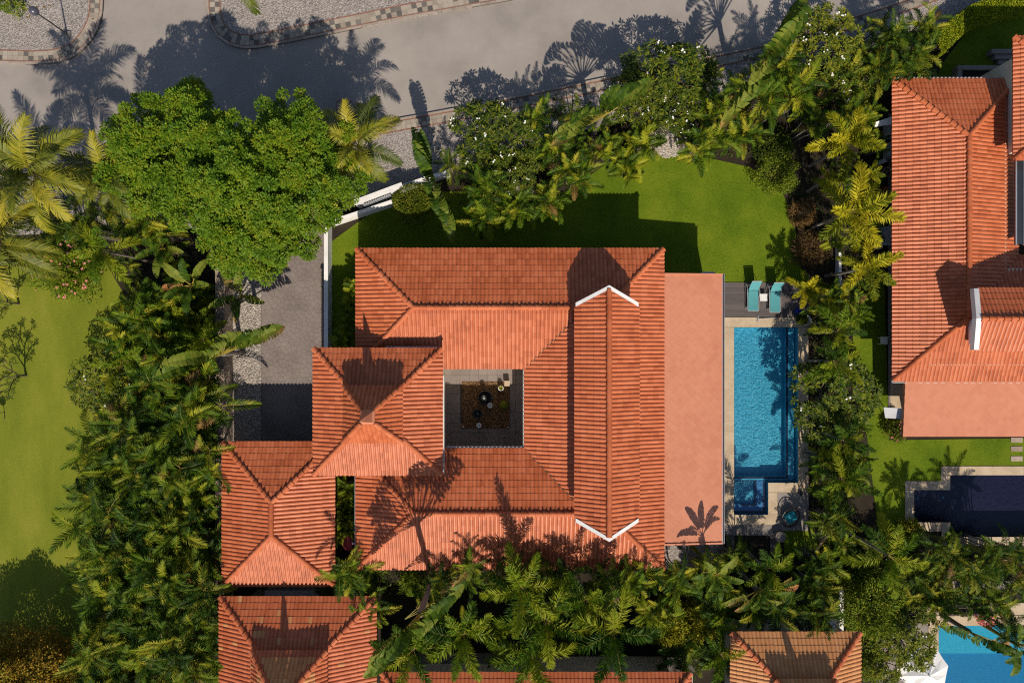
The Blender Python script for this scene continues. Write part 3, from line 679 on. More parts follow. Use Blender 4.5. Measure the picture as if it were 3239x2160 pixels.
gutter(ea.root, G(W0, N0 - 4, ZN - .08), G(E0, N0 - 4, ZN - .08)); gutter(ea.root, G(W0, S0 + 4, ZN - .08), G(1700, S0 + 4, ZN - .08))
nx0, nx1, ny0, ny1 = 1164, 1740, 113, 283; zc = 2.45
pa = [G(nx0, ny1, zc - .12), G(nx1, ny1, zc - .12), G(nx1, ny0, zc + .12), G(nx0, ny0, zc + .12)]
nb_ = MB(); nb_.add(pa + [p - Vector((0, 0, .2)) for p in pa], [[0, 1, 2, 3], [7, 6, 5, 4], [0, 4, 5, 1], [1, 5, 6, 2], [2, 6, 7, 3], [3, 7, 4, 0]])
ncan = nb_.build('canopy_roof', M['shingle'], ea.root)
a1, b1 = g2(nx0, ny1), g2(1530, ny0)
shingle_field(a1[0], a1[1], b1[0], b1[1], lambda x, y: zc - .12 + .24 * (y - a1[1]) / (b1[1] - a1[1]), ncan, (0, -1))
for x in (1250, 1400): MB().box(G(x, 266, 1.1), (.3, .3, 2.2)).build('column', M['white'], ea.root)
for y in (-600, -450, -300, -150): window(ea.root, G(1221, y, 1.5), 1.2, 1.2, (-1, 0))
# glazed skylight over the neighbour's inner yard
MB().box(P(3235, 640, 3.3), (.9, 4.6, .06)).build('skylight_pane', M['glass'], ea.root)
for x in (3213, 3238): MB().box(P(x, 640, 3.34), (.07, 4.7, .1)).build('skylight_frame', M['gutter'], ea.root)

# ------------------------------------------------------------------ driveway, stone wall, boundary walls
def rect(x0, y0, x1, y1): return [P(x0, y1).xy[:], P(x1, y1).xy[:], P(x1, y0).xy[:], P(x0, y0).xy[:]]
drive = sheet('driveway', rect(826, 560, 1028, 1500), .012, M['drive_joint'])
pcs = []
for c in voronoi_cells(rect(828, 562, 1026, 1400), .31, .8):
    s_, ctr = shrink(c, .005); pcs.append((MB().prism(s_, .008, .026 + R.uniform(-.003, .003)), (ctr[0], ctr[1], 0)))
lay_pieces(pcs, 'stone', M['drive'], drive, 300, 'stone_paving')
sheet('pebble_bed', rect(700, 820, 826, 1420), .010, M['gravel'])
pb = MB()
for i in range(3600):
    x, y = R.uniform(738, 825), R.uniform(840, 1400); p = P(x, y, .02); a = R.uniform(.03, .062); b = a * R.uniform(.6, .9); t = R.uniform(0, pi); h = R.uniform(.02, .04)
    vs = [p + Vector((cos(t + k * pi / 3) * a, sin(t + k * pi / 3) * b, 0)) for k in range(6)] + [p + Vector((cos(t + k * pi / 3 + .5) * a * .5, sin(t + k * pi / 3 + .5) * b * .5, h)) for k in range(6)]
    pb.add(vs, [[k, (k + 1) % 6, 6 + (k + 1) % 6, 6 + k] for k in range(6)] + [[6, 7, 8, 9, 10, 11]])
pb.build('pebbles', M['pebble'], kind='stuff')

sw_c = P(706, 1400, 0)
swall = thing('stone_wall', 'long crazy paved flagstone wall between the palm hedge and the pebble strip', 'wall', sw_c)
wx0, wx1 = P(680, 0, 1.25).x, P(708, 0, 1.25).x; wy0, wy1 = P(0, 1960).y, P(0, 850).y
MB().prism([(wx0, wy0), (wx1 - .02, wy0), (wx1 - .02, wy1), (wx0, wy1)], 0, 1.22).build('core', M['stone_joint'], swall)
pcs = []
for c in voronoi_cells([(wx0, wy0), (wx1, wy0), (wx1, wy1), (wx0, wy1)], .24, .8):
    s_, ctr = shrink(c, .012); pcs.append((MB().prism(s_, 1.2, 1.245 + R.uniform(-.012, .018)), (ctr[0], ctr[1], 1.25)))
for c in voronoi_cells([(wy0, .02), (wy1, .02), (wy1, 1.2), (wy0, 1.2)], .25, .8):
    s_, ctr = shrink(c, .012); xo = wx1 + R.uniform(.0, .02); n = len(s_); s_ = ccw(s_)
    b = MB().add([(wx1 - .04, p[0], p[1]) for p in s_] + [(xo, p[0], p[1]) for p in s_], [list(range(n, 2 * n))] + [[k, (k + 1) % n, n + (k + 1) % n, n + k] for k in range(n)])
    pcs.append((b, (wx1, ctr[0], ctr[1])))
lay_pieces(pcs, 'stone', M['stone'], swall, 300, 'stone_facing')

def wall_run(label, pts, z, t, m='white', name='boundary_wall', cap=True):
    c = pts[0]; th = thing(name, label, 'wall', (c[0], c[1], 0))
    for a, b in zip(pts[:-1], pts[1:]):
        a, b = Vector((a[0], a[1])), Vector((b[0], b[1])); d = b - a; rz = atan2(d.y, d.x); cc = (a + b) / 2
        MB().box((cc.x, cc.y, z / 2 - .03), (d.length, t, z - .06), rz).build('wall_panel', M[m], th)
        if cap: MB().box((cc.x, cc.y, z - .03), (d.length + t * .3, t + .05, .06), rz).build('coping', M[m], th)
    return th
zw = 1.0
wall_run('straight white boundary wall between the driveway and the small side lawn', [P(1031, 708, zw), P(1031, 1130, zw)], zw, .18)
wall_run('short sunlit white wall meeting the driveway wall at the lawn corner', [P(1046, 702, zw), P(1238, 638, zw)], zw, .16)
wall_run('thick white wall section holding the sliding gate', [P(1120, 641, 1.3), P(1270, 585, 1.3)], 1.3, .24)
wall_run('short mottled white wall behind the topiary ball beside the gravel verge', [P(1272, 590, 1.0), P(1352, 563, 1.0), P(1420, 543, 1.0)], 1.0, .18)
gt = thing('sliding_gate', 'grey sliding gate parked behind the thick white wall by the big tree', 'gate', P(1190, 625))
a, b = P(1150, 650, 1.1), P(1236, 616, 1.1); d = b - a; rz = atan2(d.y, d.x); c = (a + b) / 2
MB().box((c.x, c.y, 1.1), (d.length, .09, .06), rz).box((c.x, c.y, .1), (d.length, .09, .06), rz).build('rail', M['gutter'], gt)
for i in range(12):
    p = a.lerp(b, (i + .5) / 12); MB().box((p.x, p.y, .6), (.10, .03, .94), rz).build('slat', M['gutter'], gt)
MB().box((b.x + .1, b.y, .3), (.35, .25, .35), rz).build('motor', M['concrete_dark'], gt)
pier = thing('brick_pier', 'small brown brick pier at the road edge under the leaning coconut palm', 'pier', P(1095, 345))
MB().box(P(1095, 345, .5), (.9, .6, 1.0)).build('shaft', M['border'], pier); MB().box(P(1095, 345, 1.04), (1.05, .72, .08)).build('cap', M['concrete'], pier)
wall_run('thin white wall behind the golden palms between the pool and the neighbour', [P(2657, 770, .5), P(2658, 905, .5)], .5, .10)
wall_run('white wall corner beside the tan roofed house', [P(2662, 1855, 1.4), P(2662, 1992, 1.4)], 1.4, .18)
wall_run('grey planter wall in the shade along the bottom strip of roof', [P(1300, 2092, .9), P(1640, 2092, .9)], .9, .22, 'concrete')
wall_run('cream wall between the garage roof and the roof with tan patches', [P(840, 1876, 1.9), P(1010, 1876, 1.9)], 1.9, .3, 'cream')

# ------------------------------------------------------------------ the pools
def poolmat(name, cols, sz, grout):
    m = bpy.data.materials.new(name); m.use_nodes = True; t = m.node_tree; nd = t.nodes; L = t.links.new; p = nd["Principled BSDF"]
    g = nd.new("ShaderNodeNewGeometry"); br = nd.new("ShaderNodeTexBrick"); L(g.outputs['Position'], br.inputs['Vector']); br.offset = 0; br.inputs['Scale'].default_value = 1
    br.inputs['Brick Width'].default_value = sz; br.inputs['Row Height'].default_value = sz; br.inputs['Mortar Size'].default_value = sz * .05; br.inputs['Color1'].default_value = (*cols[0], 1); br.inputs['Color2'].default_value = (*cols[1], 1); br.inputs['Mortar'].default_value = (*grout, 1)
    n = nd.new("ShaderNodeTexNoise"); n.inputs['Scale'].default_value = 26; n.inputs['Detail'].default_value = 3; L(g.outputs['Position'], n.inputs['Vector']); r = ramp(nd, [(.72, .80, .84), (1, 1, 1)], [.35, .62]); L(n.outputs[0], r.inputs[0])  # mottling mixed into the tile colour in place of ripple light
    mx = nd.new("ShaderNodeMix"); mx.data_type = 'RGBA'; mx.blend_type = 'MULTIPLY'; mx.inputs[0].default_value = 1; L(br.outputs[0], mx.inputs[6]); L(r.outputs[0], mx.inputs[7]); L(mx.outputs[2], p.inputs['Base Color']); p.inputs['Roughness'].default_value = .4
    return m
def watermat(name, tint, wscale=5.0, strength=.5):
    m = bpy.data.materials.new(name); m.use_nodes = True; t = m.node_tree; nd = t.nodes; L = t.links.new; out = nd["Material Output"]; nd.remove(nd["Principled BSDF"])
    tr = nd.new("ShaderNodeBsdfTransparent"); tr.inputs[0].default_value = (*tint, 1); gl = nd.new("ShaderNodeBsdfGlossy"); gl.inputs['Roughness'].default_value = .04
    fr = nd.new("ShaderNodeFresnel"); fr.inputs[0].default_value = 1.33; ms = nd.new("ShaderNodeMixShader"); g = nd.new("ShaderNodeNewGeometry")
    n = nd.new("ShaderNodeTexNoise"); n.inputs['Scale'].default_value = wscale; n.inputs['Detail'].default_value = 3; n.inputs['Distortion'].default_value = 1.5; L(g.outputs['Position'], n.inputs['Vector'])
    bp = nd.new("ShaderNodeBump"); bp.inputs['Strength'].default_value = strength; bp.inputs['Distance'].default_value = .06; L(n.outputs[0], bp.inputs['Height'])
    L(bp.outputs[0], gl.inputs['Normal']); L(bp.outputs[0], fr.inputs['Normal']); L(fr.outputs[0], ms.inputs[0]); L(tr.outputs[0], ms.inputs[1]); L(gl.outputs[0], ms.inputs[2]); L(ms.outputs[0], out.inputs[0])
    return m
M['mosaic'] = poolmat('pool_mosaic_ripple_light', [(.040, .33, .50), (.12, .47, .63)], .10, (.02, .26, .40))  # lighter and darker tile blues imitate ripple light on the floor
M['mosaic_blue'] = poolmat('pool_mosaic_blue', [(.02, .15, .38), (.05, .22, .47)], .10, (.11, .26, .46))
M['mosaic_navy'] = poolmat('pool_mosaic_navy', [(.006, .012, .055), (.010, .02, .075)], .10, (.004, .008, .04))
M['mosaic_dark'] = poolmat('dark_pool_mosaic', [(.010, .011, .028), (.014, .014, .034)], .10, (.006, .006, .02))
M['mosaic_sky'] = poolmat('sky_pool_mosaic', [(.04, .38, .50), (.06, .43, .55)], .10, (.03, .28, .40)); M['mosaic_deep'] = poolmat('deep_pool_mosaic', [(.008, .19, .36), (.014, .22, .40)], .10, (.006, .15, .30))
M['water'] = watermat('pool_water', (.88, .985, 1.0), 5.0, .3); M['water_dark'] = watermat('dark_pool_water', (.75, .78, .95), 3.0, .25); M['water_still'] = watermat('still_pool_water', (.72, .93, 1.0), 3.0, .10)
pool = thing('swimming_pool', 'blue mosaic swimming pool with a square step corner, right of the pink canopy', 'swimming pool', P(2420, 1300))
def basin(root, x0, y0, x1, y1, zb, m, wm=None, zt=0.03):
    """floor and inner faces of one rectangular well"""
    a = [P(x0, y1), P(x1, y1), P(x1, y0), P(x0, y0)]; lo = [(p.x, p.y, zb) for p in a]; hi = [(p.x, p.y, zt) for p in a]
    b = MB().add(lo, [[0, 1, 2, 3]]); b.build('basin_floor', M[m], root)
    MB().add(lo + hi, [[0, 4, 5, 1], [1, 5, 6, 2], [2, 6, 7, 3], [3, 7, 4, 0]]).build('basin_wall', M[wm or m], root)
def ledge(root, x0, y0, x1, y1, zb, z, m, name='step'):
    MB().prism(rect(x0, y0, x1, y1), zb, z).build(name, M[m], root)
ZB = -.85
# main well (open to the step corner on the south)
a = [P(2322, 1525), P(2523, 1525), P(2523, 1036), P(2322, 1036)]; fl_ = MB().add([(p.x, p.y, ZB) for p in a], [[0, 1, 2, 3]]); fl_.build('basin_floor', M['mosaic'], pool)
bw = MB(); ol = [(2322, 1036), (2523, 1036), (2523, 1525), (2428, 1525), (2428, 1626), (2322, 1626)]
for i in range(6):
    u, w = P(*ol[i]), P(*ol[(i + 1) % 6]); bw.add([(u.x, u.y, ZB), (u.x, u.y, .03), (w.x, w.y, .03), (w.x, w.y, ZB)], [[0, 1, 2, 3]])
bw.build('basin_wall', M['mosaic'], pool)
ledge(pool, 2494, 1038, 2521, 1523, ZB, -.36, 'mosaic', 'bench'); ledge(pool, 2494, 1038, 2500, 1518, -.358, -.35, 'mosaic_navy', 'bench_edge')
ledge(pool, 2324, 1511, 2493.7, 1523, ZB, -.36, 'mosaic', 'bench'); ledge(pool, 2324, 1511, 2493.7, 1517, -.358, -.35, 'mosaic_navy', 'bench_edge')
ledge(pool, 2324, 1523.5, 2426, 1624, ZB, -.50, 'mosaic', 'step')
for x0_, y0_, x1_, y1_ in ((2394, 1524, 2426, 1624), (2324, 1597, 2393.6, 1624)): ledge(pool, x0_, y0_, x1_, y1_, -.499, -.32, 'mosaic_blue')
for x0_, y0_, x1_, y1_ in ((2394, 1524, 2399, 1601), (2345, 1597, 2393.6, 1601.5), (2419, 1526, 2426, 1624), (2324, 1619, 2418.6, 1624), (2330, 1524, 2393, 1527)): ledge(pool, x0_, y0_, x1_, y1_, -.318, -.31, 'mosaic_navy', 'step_edge')
wp_ = MB()
for x0_, y0_, x1_, y1_ in ((2322, 1036, 2523, 1525), (2322, 1525, 2428, 1626)): a = [P(x0_, y1_), P(x1_, y1_), P(x1_, y0_), P(x0_, y0_)]; wp_.add([(p.x, p.y, -.09) for p in a], [[0, 1, 2, 3]])
wp_.build('water', M['water'], pool)
def slabs(root, runs, z, m, step=.62, zb=-.2):
    for x0, y0, x1, y1 in runs:
        horiz = abs(x1 - x0) > abs(y1 - y0); L_ = abs(x1 - x0) if horiz else abs(y1 - y0); n = max(1, round(L_ / S / step))
        for i in range(n):
            a, b = i / n, (i + 1) / n; g_ = .35
            r_ = (x0 + (x1 - x0) * a + g_ * .2, y0, x0 + (x1 - x0) * b - g_ * .2, y1) if horiz else (x0, y0 + (y1 - y0) * a + g_ * .2, x1, y0 + (y1 - y0) * b - g_ * .2)
            MB().prism(rect(*r_), zb if i == 0 else 0, z + R.uniform(-.002, .002)).build('coping_slab', M[m], root)
slabs(pool, [(2291, 1004, 2556, 1035), (2291, 1036, 2321, 1658), (2524, 1036, 2556, 1525), (2429, 1526, 2556, 1556), (2429, 1557, 2458, 1626), (2322, 1627, 2458, 1658)], .05, 'coping')
sheet('terrace', rect(2459, 1557, 2557, 1678), .022, M['concrete']); sheet('terrace', rect(2290, 1659, 2460, 1692), .018, M['concrete']); sheet('terrace', rect(2296, 1692, 2324, 1800), .026, M['concrete_dark']); sheet('terrace', rect(2435, 1690, 2460, 1760), .030, M['concrete_dark'])
sheet('terrace', rect(2276, 890, 2290.5, 1660), .014, M['concrete'])
sheet('gravel', rect(2098, 1700, 2290, 1800), .016, M['gravel'])
for x in (2112, 2150, 2190, 2236): MB().prism(rect(x - 8, 1722, x + 8, 1737), .0, .03).build('stepping_stone', M['concrete_dark'], None, kind='structure')
# lounger deck of dark planks
dk = thing('pool_deck', 'dark grey plank deck carrying the two turquoise loungers', 'deck', P(2420, 950))
MB().prism(rect(2291, 894, 2554, 1002.5), 0, .035).build('joist_bed', M['black'], dk)
n = 15
for i in range(n):
    y0_, y1_ = 894 + i * 108.5 / n, 894 + (i + 1) * 108.5 / n; cut = R.uniform(2350, 2500)
    for xa, xb in ((2291, cut - .2), (cut + .2, 2554)): MB().prism(rect(xa, y0_ + .25, xb, y1_ - .25), .036, .062 + R.uniform(-.002, .002)).build('plank', M['plank'], dk)

def lounger(label, hx, hy):
    """sun lounger with raised back; hx, hy: pixel of the hinge centre; feet towards the pool"""
    o = P(hx, hy, .38); t = thing('sun_lounger', label, 'sun lounger', (o.x, o.y, .06), 'turquoise sun loungers'); w = .29
    B = lambda x, y, z: Vector((o.x + x, o.y + y, z))
    def sling(p0, p1, nm, k=6):
        m = MB(); d = p1 - p0; nn = Vector((1, 0, 0)).cross(d).normalized(); nn = nn if nn.z > 0 else -nn; vs = []
        for i in range(k + 1):
            s = i / k; q_ = p0.lerp(p1, s) - nn * .03 * sin(pi * s)
            vs += [q_ + Vector((-w, 0, 0)) + nn * .012, q_ + nn * .0, q_ + Vector((w, 0, 0)) + nn * .012]
        nb = len(vs); vs += [p - nn * .014 for p in vs]; fs = []
        for i in range(k):
            for j in (0, 1): a_ = i * 3 + j; fs += [[a_, a_ + 1, a_ + 4, a_ + 3], [nb + a_, nb + a_ + 3, nb + a_ + 4, nb + a_ + 1]]
        for i in range(k): fs += [[i * 3, i * 3 + 3, nb + i * 3 + 3, nb + i * 3], [i * 3 + 2, nb + i * 3 + 2, nb + i * 3 + 5, i * 3 + 5]]
        fs += [[0, nb, nb + 1, 1], [1, nb + 1, nb + 2, 2], [k * 3, k * 3 + 1, nb + k * 3 + 1, nb + k * 3], [k * 3 + 1, k * 3 + 2, nb + k * 3 + 2, nb + k * 3 + 1]]
        m.add(vs, fs).build(nm, M['teal'], t)
    sling(B(0, -.01, .38), B(0, -1.19, .36), 'seat'); top = B(0, .47, .98); sling(B(0, .02, .39), top, 'backrest')
    MB().tube([top + Vector((-w, 0, 0)), top + Vector((-w * .9, .02, .03)), top + Vector((w * .9, .02, .03)), top + Vector((w, 0, 0))], .028, 6).build('head_rail', M['metal'], t)
    for sx in (-1, 1):
        x = sx * (w + .035); MB().tube([B(x * .8, -1.24, .35), B(x, -1.12, .36), B(x * 1.02, -.4, .37), B(x * 1.14, -.12, .42), B(x * 1.04, .12, .40), B(x * 1.2, .42, .22), B(x * 1.05, .50, .08)], .022, 6).build('side_rail', M['metal'], t)
        MB().tube([B(x * 1.05, -1.0, .36), B(x * 1.18, -1.05, .06)], .02, 6).build('leg', M['metal'], t)
        MB().tube([B(x, .25, .37), B(x * 1.1, .32, .06)], .02, 6).build('leg', M['metal'], t)
        MB().tube([B(x * .95, .30, .72), B(x * 1.2, .42, .22)], .014, 5).build('back_strut', M['metal'], t)
    MB().tube([B(-w, -1.21, .345), B(w, -1.21, .345)], .02, 6).build('foot_rail', M['metal'], t)
lounger('turquoise sun lounger on the dark deck, the one nearer the pink canopy', 2383, 919)
lounger('turquoise sun lounger on the dark deck, the one beside the golden palm', 2452, 923)
tb = thing('side_table', 'small square white table between the two turquoise loungers', 'table', P(2415, 941))
MB().box(P(2415, 941, .40), (.42, .42, .03)).build('tabletop', M['white'], tb)
for sx in (-1, 1):
    for sy in (-1, 1): MB().box(P(2415, 941, .22) + Vector((sx * .17, sy * .17, 0)), (.03, .03, .34)).build('leg', M['white'], tb)
br = thing('pool_brush', 'pool brush with a T shaped head lying on the coping', 'brush', P(2397, 1008))
MB().box(P(2397, 1008, .08), (.06, .40, .05), radians(-6)).build('head', M['gutter'], br); MB().tube([P(2399, 1008, .09), P(2458, 1005, .09)], .018, 6).build('handle', M['metal'], br)
bb = thing('bag', 'crumpled blue bag in the palm shade at the deck corner', 'bag', P(2523, 984))
m_ = MB(); o = P(2523, 984, .06)
m_.lathe([(.17, 0), (.21, .06), (.18, .15), (.10, .22), (.03, .24)], o, 9, sx=1.15, sy=.9); m_.v = [(x + R.uniform(-.025, .025), y + R.uniform(-.025, .025), z + R.uniform(-.01, .02)) for x, y, z in m_.v]; m_.build('sack', M['blue'], bb)
MB().tube([o + Vector((-.12, 0, .2)), o + Vector((-.05, .03, .32)), o + Vector((.06, .02, .31)), o + Vector((.12, -.02, .2))], .014, 5).build('strap', M['blue'], bb)
# round-framed chair with a turquoise cushion
ch = thing('garden_chair', 'round framed chair with a square turquoise cushion on the shaded terrace', 'chair', P(2497, 1630)); o = P(2494, 1632)
ring = [o + Vector((cos(k * pi / 9) * .56, sin(k * pi / 9) * .62, .34 + .22 * sin(k * pi / 9) - .1 * cos(k * pi / 9))) for k in range(19)]
MB().tube(ring, .030, 6, cap=False).build('frame_ring', M['black'], ch)
for k in (1, 4, 7): MB().tube([ring[k * 2], o + Vector((cos(k * pi / 4.5) * .4, sin(k * pi / 4.5) * .4, .02))], .022, 5).build('leg', M['black'], ch)
for k in range(6): MB().tube([ring[k + 1], o + Vector((0, -.05, .24)), ring[17 - k]], .010, 4).build('seat_strap', M['brown'], ch)
m_ = MB(); vs = []; fs = []; rzc = Matrix.Rotation(radians(32), 3, 'Z')
for j in range(9):
    for i in range(9):
        x, y = (i - 4) / 4, (j - 4) / 4; b_ = (1 - abs(x) ** 3) * (1 - abs(y) ** 3); cr = .02 * (abs(sin(x * 7 + y * 3)) < .25); rr = .36 - .05 * (abs(x) * abs(y)) ** 2
        vs.append(o + Vector((.02, .02, 0)) + rzc @ Vector((x * rr, y * rr, .33 + .15 * b_ ** .5 - cr + .10 * y)))
nb = 81; vs += [Vector((p.x, p.y, .30 + .1 * ((i // 9 - 4) / 4))) for i, p in enumerate(vs)]
for j in range(8):
    for i in range(8): a_ = j * 9 + i; fs += [[a_, a_ + 1, a_ + 10, a_ + 9], [nb + a_, nb + a_ + 9, nb + a_ + 10, nb + a_ + 1]]
for i in range(8): fs += [[i, nb + i, nb + i + 1, i + 1], [72 + i, 73 + i, nb + 73 + i, nb + 72 + i], [i * 9, i * 9 + 9, nb + i * 9 + 9, nb + i * 9], [i * 9 + 8, nb + i * 9 + 8, nb + i * 9 + 17, i * 9 + 17]]
m_.add(vs, fs).build('cushion', M['teal_deep'], ch, smooth=True)
def pot(label, u, v, r, h, m, fill='soil', name='plant_pot', cat='pot', z=0.0, group=None, n=18):
    o = P(u, v, z); t = thing(name, label, cat, o, group)
    MB().lathe([(r * .72, 0), (r * .95, h * .55), (r, h * .92), (r * 1.03, h), (r * .84, h), (r * .80, h - .05)], o, n).build('body', M[m], t, True)
    MB().lathe([(r * .82, h - .08), (r * .5, h - .055)], o, n).build('filling', M[fill], t); return t
pot('large round pale pot filled with dark water at the terrace edge', 2461, 1691, .31, .42, 'concrete', 'glass')
pot('small black pot on the shaded terrace behind the turquoise chair', 2529, 1557, .12, .2, 'black')

# ------------------------------------------------------------------ courtyard (its floor lies half a metre above the garden)
BEFORE = set(o.name for o in COL.objects)
cf = sheet('courtyard_floor', rect(1398, 1123, 1689, 1425), .010, M['concrete_dark'])
n = 10; x0_, x1_, y0_, y1_ = 1400, 1688, 1126, 1424
for i in range(n):
    for j in range(n):
        xa, xb, ya, yb = x0_ + (x1_ - x0_) * i / n, x0_ + (x1_ - x0_) * (i + 1) / n, y0_ + (y1_ - y0_) * j / n, y0_ + (y1_ - y0_) * (j + 1) / n
        if xa >= 1457 and xb <= 1603 and ya > 1210 and yb < 1341: continue
        MB().prism(rect(xa + .3, ya + .3, xb - .3, yb - .3), .005, .030 + R.uniform(-.001, .001)).build('paver', M['court'], cf)
sheet('bark_bed', rect(1463, 1206, 1612, 1350), .06, M['mulch'], thick=.06)
bk = MB()
for i in range(2600):
    p = P(R.uniform(1465, 1610), R.uniform(1208, 1348), .062); a, b, t = R.uniform(.03, .06), R.uniform(.015, .03), R.uniform(0, pi); dx = Vector((cos(t) * a, sin(t) * a, R.uniform(-.01, .02))); dy = Vector((-sin(t) * b, cos(t) * b, R.uniform(-.01, .01))); up_ = Vector((0, 0, R.uniform(.01, .03)))
    bk.add([p - dx - dy, p + dx - dy, p + dx + dy, p - dx + dy, p + up_], [[0, 1, 4], [1, 2, 4], [2, 3, 4], [3, 0, 4]])
M['chip'] = mat('bark_chips', [(.05, .022, .008), (.17, .085, .032), (.36, .22, .10)], 6, rough=.9, isl=.9)
bk.build('bark_chips', M['chip'], kind='stuff')
jar = thing('fountain_jar', 'black ceramic jar fountain standing in the wider dark basin', 'fountain', P(1538, 1256, 0)); o = P(1536, 1254)
MB().lathe([(.30, .06), (.40, .18), (.42, .26), (.36, .28), (.33, .22)], o, 24).build('basin', M['black'], jar, True)
MB().lathe([(.12, .2), (.19, .42), (.20, .62), (.13, .84), (.15, .90), (.11, .90), (.09, .82)], o + Vector((-.04, .02, 0)), 20).build('jar_body', M['black'], jar, True); MB().lathe([(.09, .80), (.04, .86), (.01, .87)], o + Vector((-.04, .02, 0)), 12).build('water_jet', M['metal'], jar, True)
j2 = thing('fountain_jar', 'smaller black fountain bowl in the bark bed, nearest the garage side', 'fountain', P(1513, 1303, 0)); o = P(1513, 1303)
MB().lathe([(.16, .06), (.27, .2), (.29, .38), (.24, .42), (.22, .34)], o, 22).build('bowl', M['black'], j2, True); MB().lathe([(.10, .30), (.09, .44), (.05, .46), (.01, .47)], o, 12).build('spout', M['black'], j2, True)
def lamp_ring(label, u, v, r=.15, m='white'):
    t = thing('ring_planter', label, 'planter', P(u, v), 'white ring planters in the courtyard'); o = P(u, v, .05)
    MB().lathe([(r * .8, 0), (r, .1), (r, .30), (r * .96, .33), (r * .58, .33), (r * .52, .2)], o, 20).build('body', M[m], t, True); MB().lathe([(r * .55, .18), (r * .2, .19)], o, 14).build('filling', M['soil'], t); return t
lamp_ring('empty white ring planter right beside the tall black jar', 1551, 1278.5); lamp_ring('empty white ring planter alone at the front of the bark bed', 1517, 1340)
rp = lamp_ring('white ring planter with a sprig of yellow green leaves', 1585, 1225, .165)
bx = thing('stone_plinth', 'pale square stone plinth at the sunlit corner of the bark bed', 'plinth', P(1604, 1210)); MB().box(P(1604, 1211, .2), (.28, .28, .4)).box(P(1604, 1211, .42), (.31, .31, .06)).build('block', M['coping'], bx)
st = thing('garden_spotlight', 'tiny white spotlight at the front right corner of the bark bed', 'lamp', P(1607, 1346)); MB().lathe([(.03, .06), (.045, .16), (.04, .20)], P(1607, 1346), 8).build('lamp_head', M['white'], st)
st = thing('garden_spotlight', 'tiny white spotlight at the front left corner of the bark bed', 'lamp', P(1468, 1345)); MB().lathe([(.03, .06), (.045, .16), (.04, .20)], P(1468, 1345), 8).build('lamp_head', M['white'], st)

COURT = [o for o in COL.objects if o.name not in BEFORE and o.parent is None]
# ------------------------------------------------------------------ lamp, dish, small things
lp = thing('street_lamp', 'dark globe lamp on a thin post on the corner gravel island', 'street lamp', P(216, 111)); o = P(216, 111)
MB().lathe([(.10, .1), (.09, .3), (.045, .34), (.035, 2.55), (.07, 2.6), (.07, 2.68)], o, 10).build('post', M['black'], lp)
sp = MB(); sp.lathe([(.02, 2.62)] + [(.25 * sin(pi * k / 10), 2.88 - .25 * cos(pi * k / 10)) for k in range(1, 10)] + [(.02, 3.13)], o, 18); sp.build('globe', mat('smoked_globe', [(.05, .05, .07), (.075, .075, .10)], 3, rough=.25, spec=.5), lp, True)
MB().box(o + Vector((.10, -.05, .16)), (.32, .32, .12)).build('base', M['concrete'], lp)
ds = thing('satellite_dish', 'red oval satellite dish in the gap between the garage and house roofs', 'satellite dish', P(1098, 1718, 0)); o = P(1098, 1718, 3.0)
m_ = MB(); ax = Vector((.86, .15, .50)).normalized(); u_ = Vector((-ax.y, ax.x, 0)).normalized(); v_ = ax.cross(u_)
vs = []; fs = []
for k, (r, d) in enumerate([(.38, .09), (.28, .045), (.16, .012), (.02, 0)]): vs += [o + (u_ * cos(i * pi / 9) + v_ * sin(i * pi / 9)) * r + ax * d for i in range(18)]
for k in range(3): fs += [[k * 18 + i, k * 18 + (i + 1) % 18, k * 18 + 18 + (i + 1) % 18, k * 18 + 18 + i] for i in range(18)]
fs.append([54 + i for i in range(18)]); nv = len(vs); vs += [p - ax * .02 for p in vs[:18]]; fs += [[i, nv + i, nv + (i + 1) % 18, (i + 1) % 18] for i in range(18)]; fs.append([nv + 17 - i for i in range(18)])
m_.add(vs, fs).build('dish', M['red'], ds, True); MB().tube([o - v_ * .33, o + ax * .42], .013, 5).build('arm', M['metal'], ds); MB().box(o + ax * .44, (.08, .08, .10)).build('receiver', M['white'], ds); MB().tube([(o - ax * .03), o - ax * .15, Vector((o.x - ax.x * .15, o.y - ax.y * .15, .02))], .03, 6).build('mast', M['gutter'], ds)
tl = thing('lantern', 'small teal glass lantern on a stand at the left lawn edge', 'lantern', P(15, 1303)); o = P(15, 1303)
MB().lathe([(.10, .5), (.17, .56), (.20, .68), (.15, .80), (.05, .84)], o, 12).build('globe', mat('teal_glass', [(.01, .20, .17), (.03, .30, .25)], 8, rough=.2), tl, True); MB().tube([o + Vector((0, 0, .02)), o + Vector((0, 0, .52))], .02, 6).build('stand', M['black'], tl); MB().tube([o + Vector((0, 0, .03)), o + Vector((.02, -.4, .03))], .02, 5).build('spike', M['black'], tl)

# ------------------------------------------------------------------ east neighbour's side passage and gardens
sheet('side_path', rect(2809, 360, 2832, 1290), .05, M['concrete'], thick=.05); sheet('side_path', rect(2815, 1200, 2880, 1300), .056, M['coping'], thick=.05)
def item(name, label, cat, u, v): return thing(name, label, cat, P(u, v))
t = item('awning', 'white sheet awning leaning off the neighbour wall near the first roof corner', 'awning', 2800, 384)
a, b, c, d = P(2766, 388, 1.6), P(2831, 366, 2.0), P(2831, 392, 1.9), P(2768, 402, 1.5); MB().add([a, b, c, d] + [p - Vector((0, 0, .04)) for p in (a, b, c, d)], [[3, 2, 1, 0], [4, 5, 6, 7], [0, 1, 5, 4], [1, 2, 6, 5], [2, 3, 7, 6], [3, 0, 4, 7]]).build('sheet', M['white'], t)
for u, v in ((2768, 396), (2768, 400)): MB().tube([P(u, v, .0), P(u, v, 1.5)], .02, 5).build('pole', M['gutter'], t)
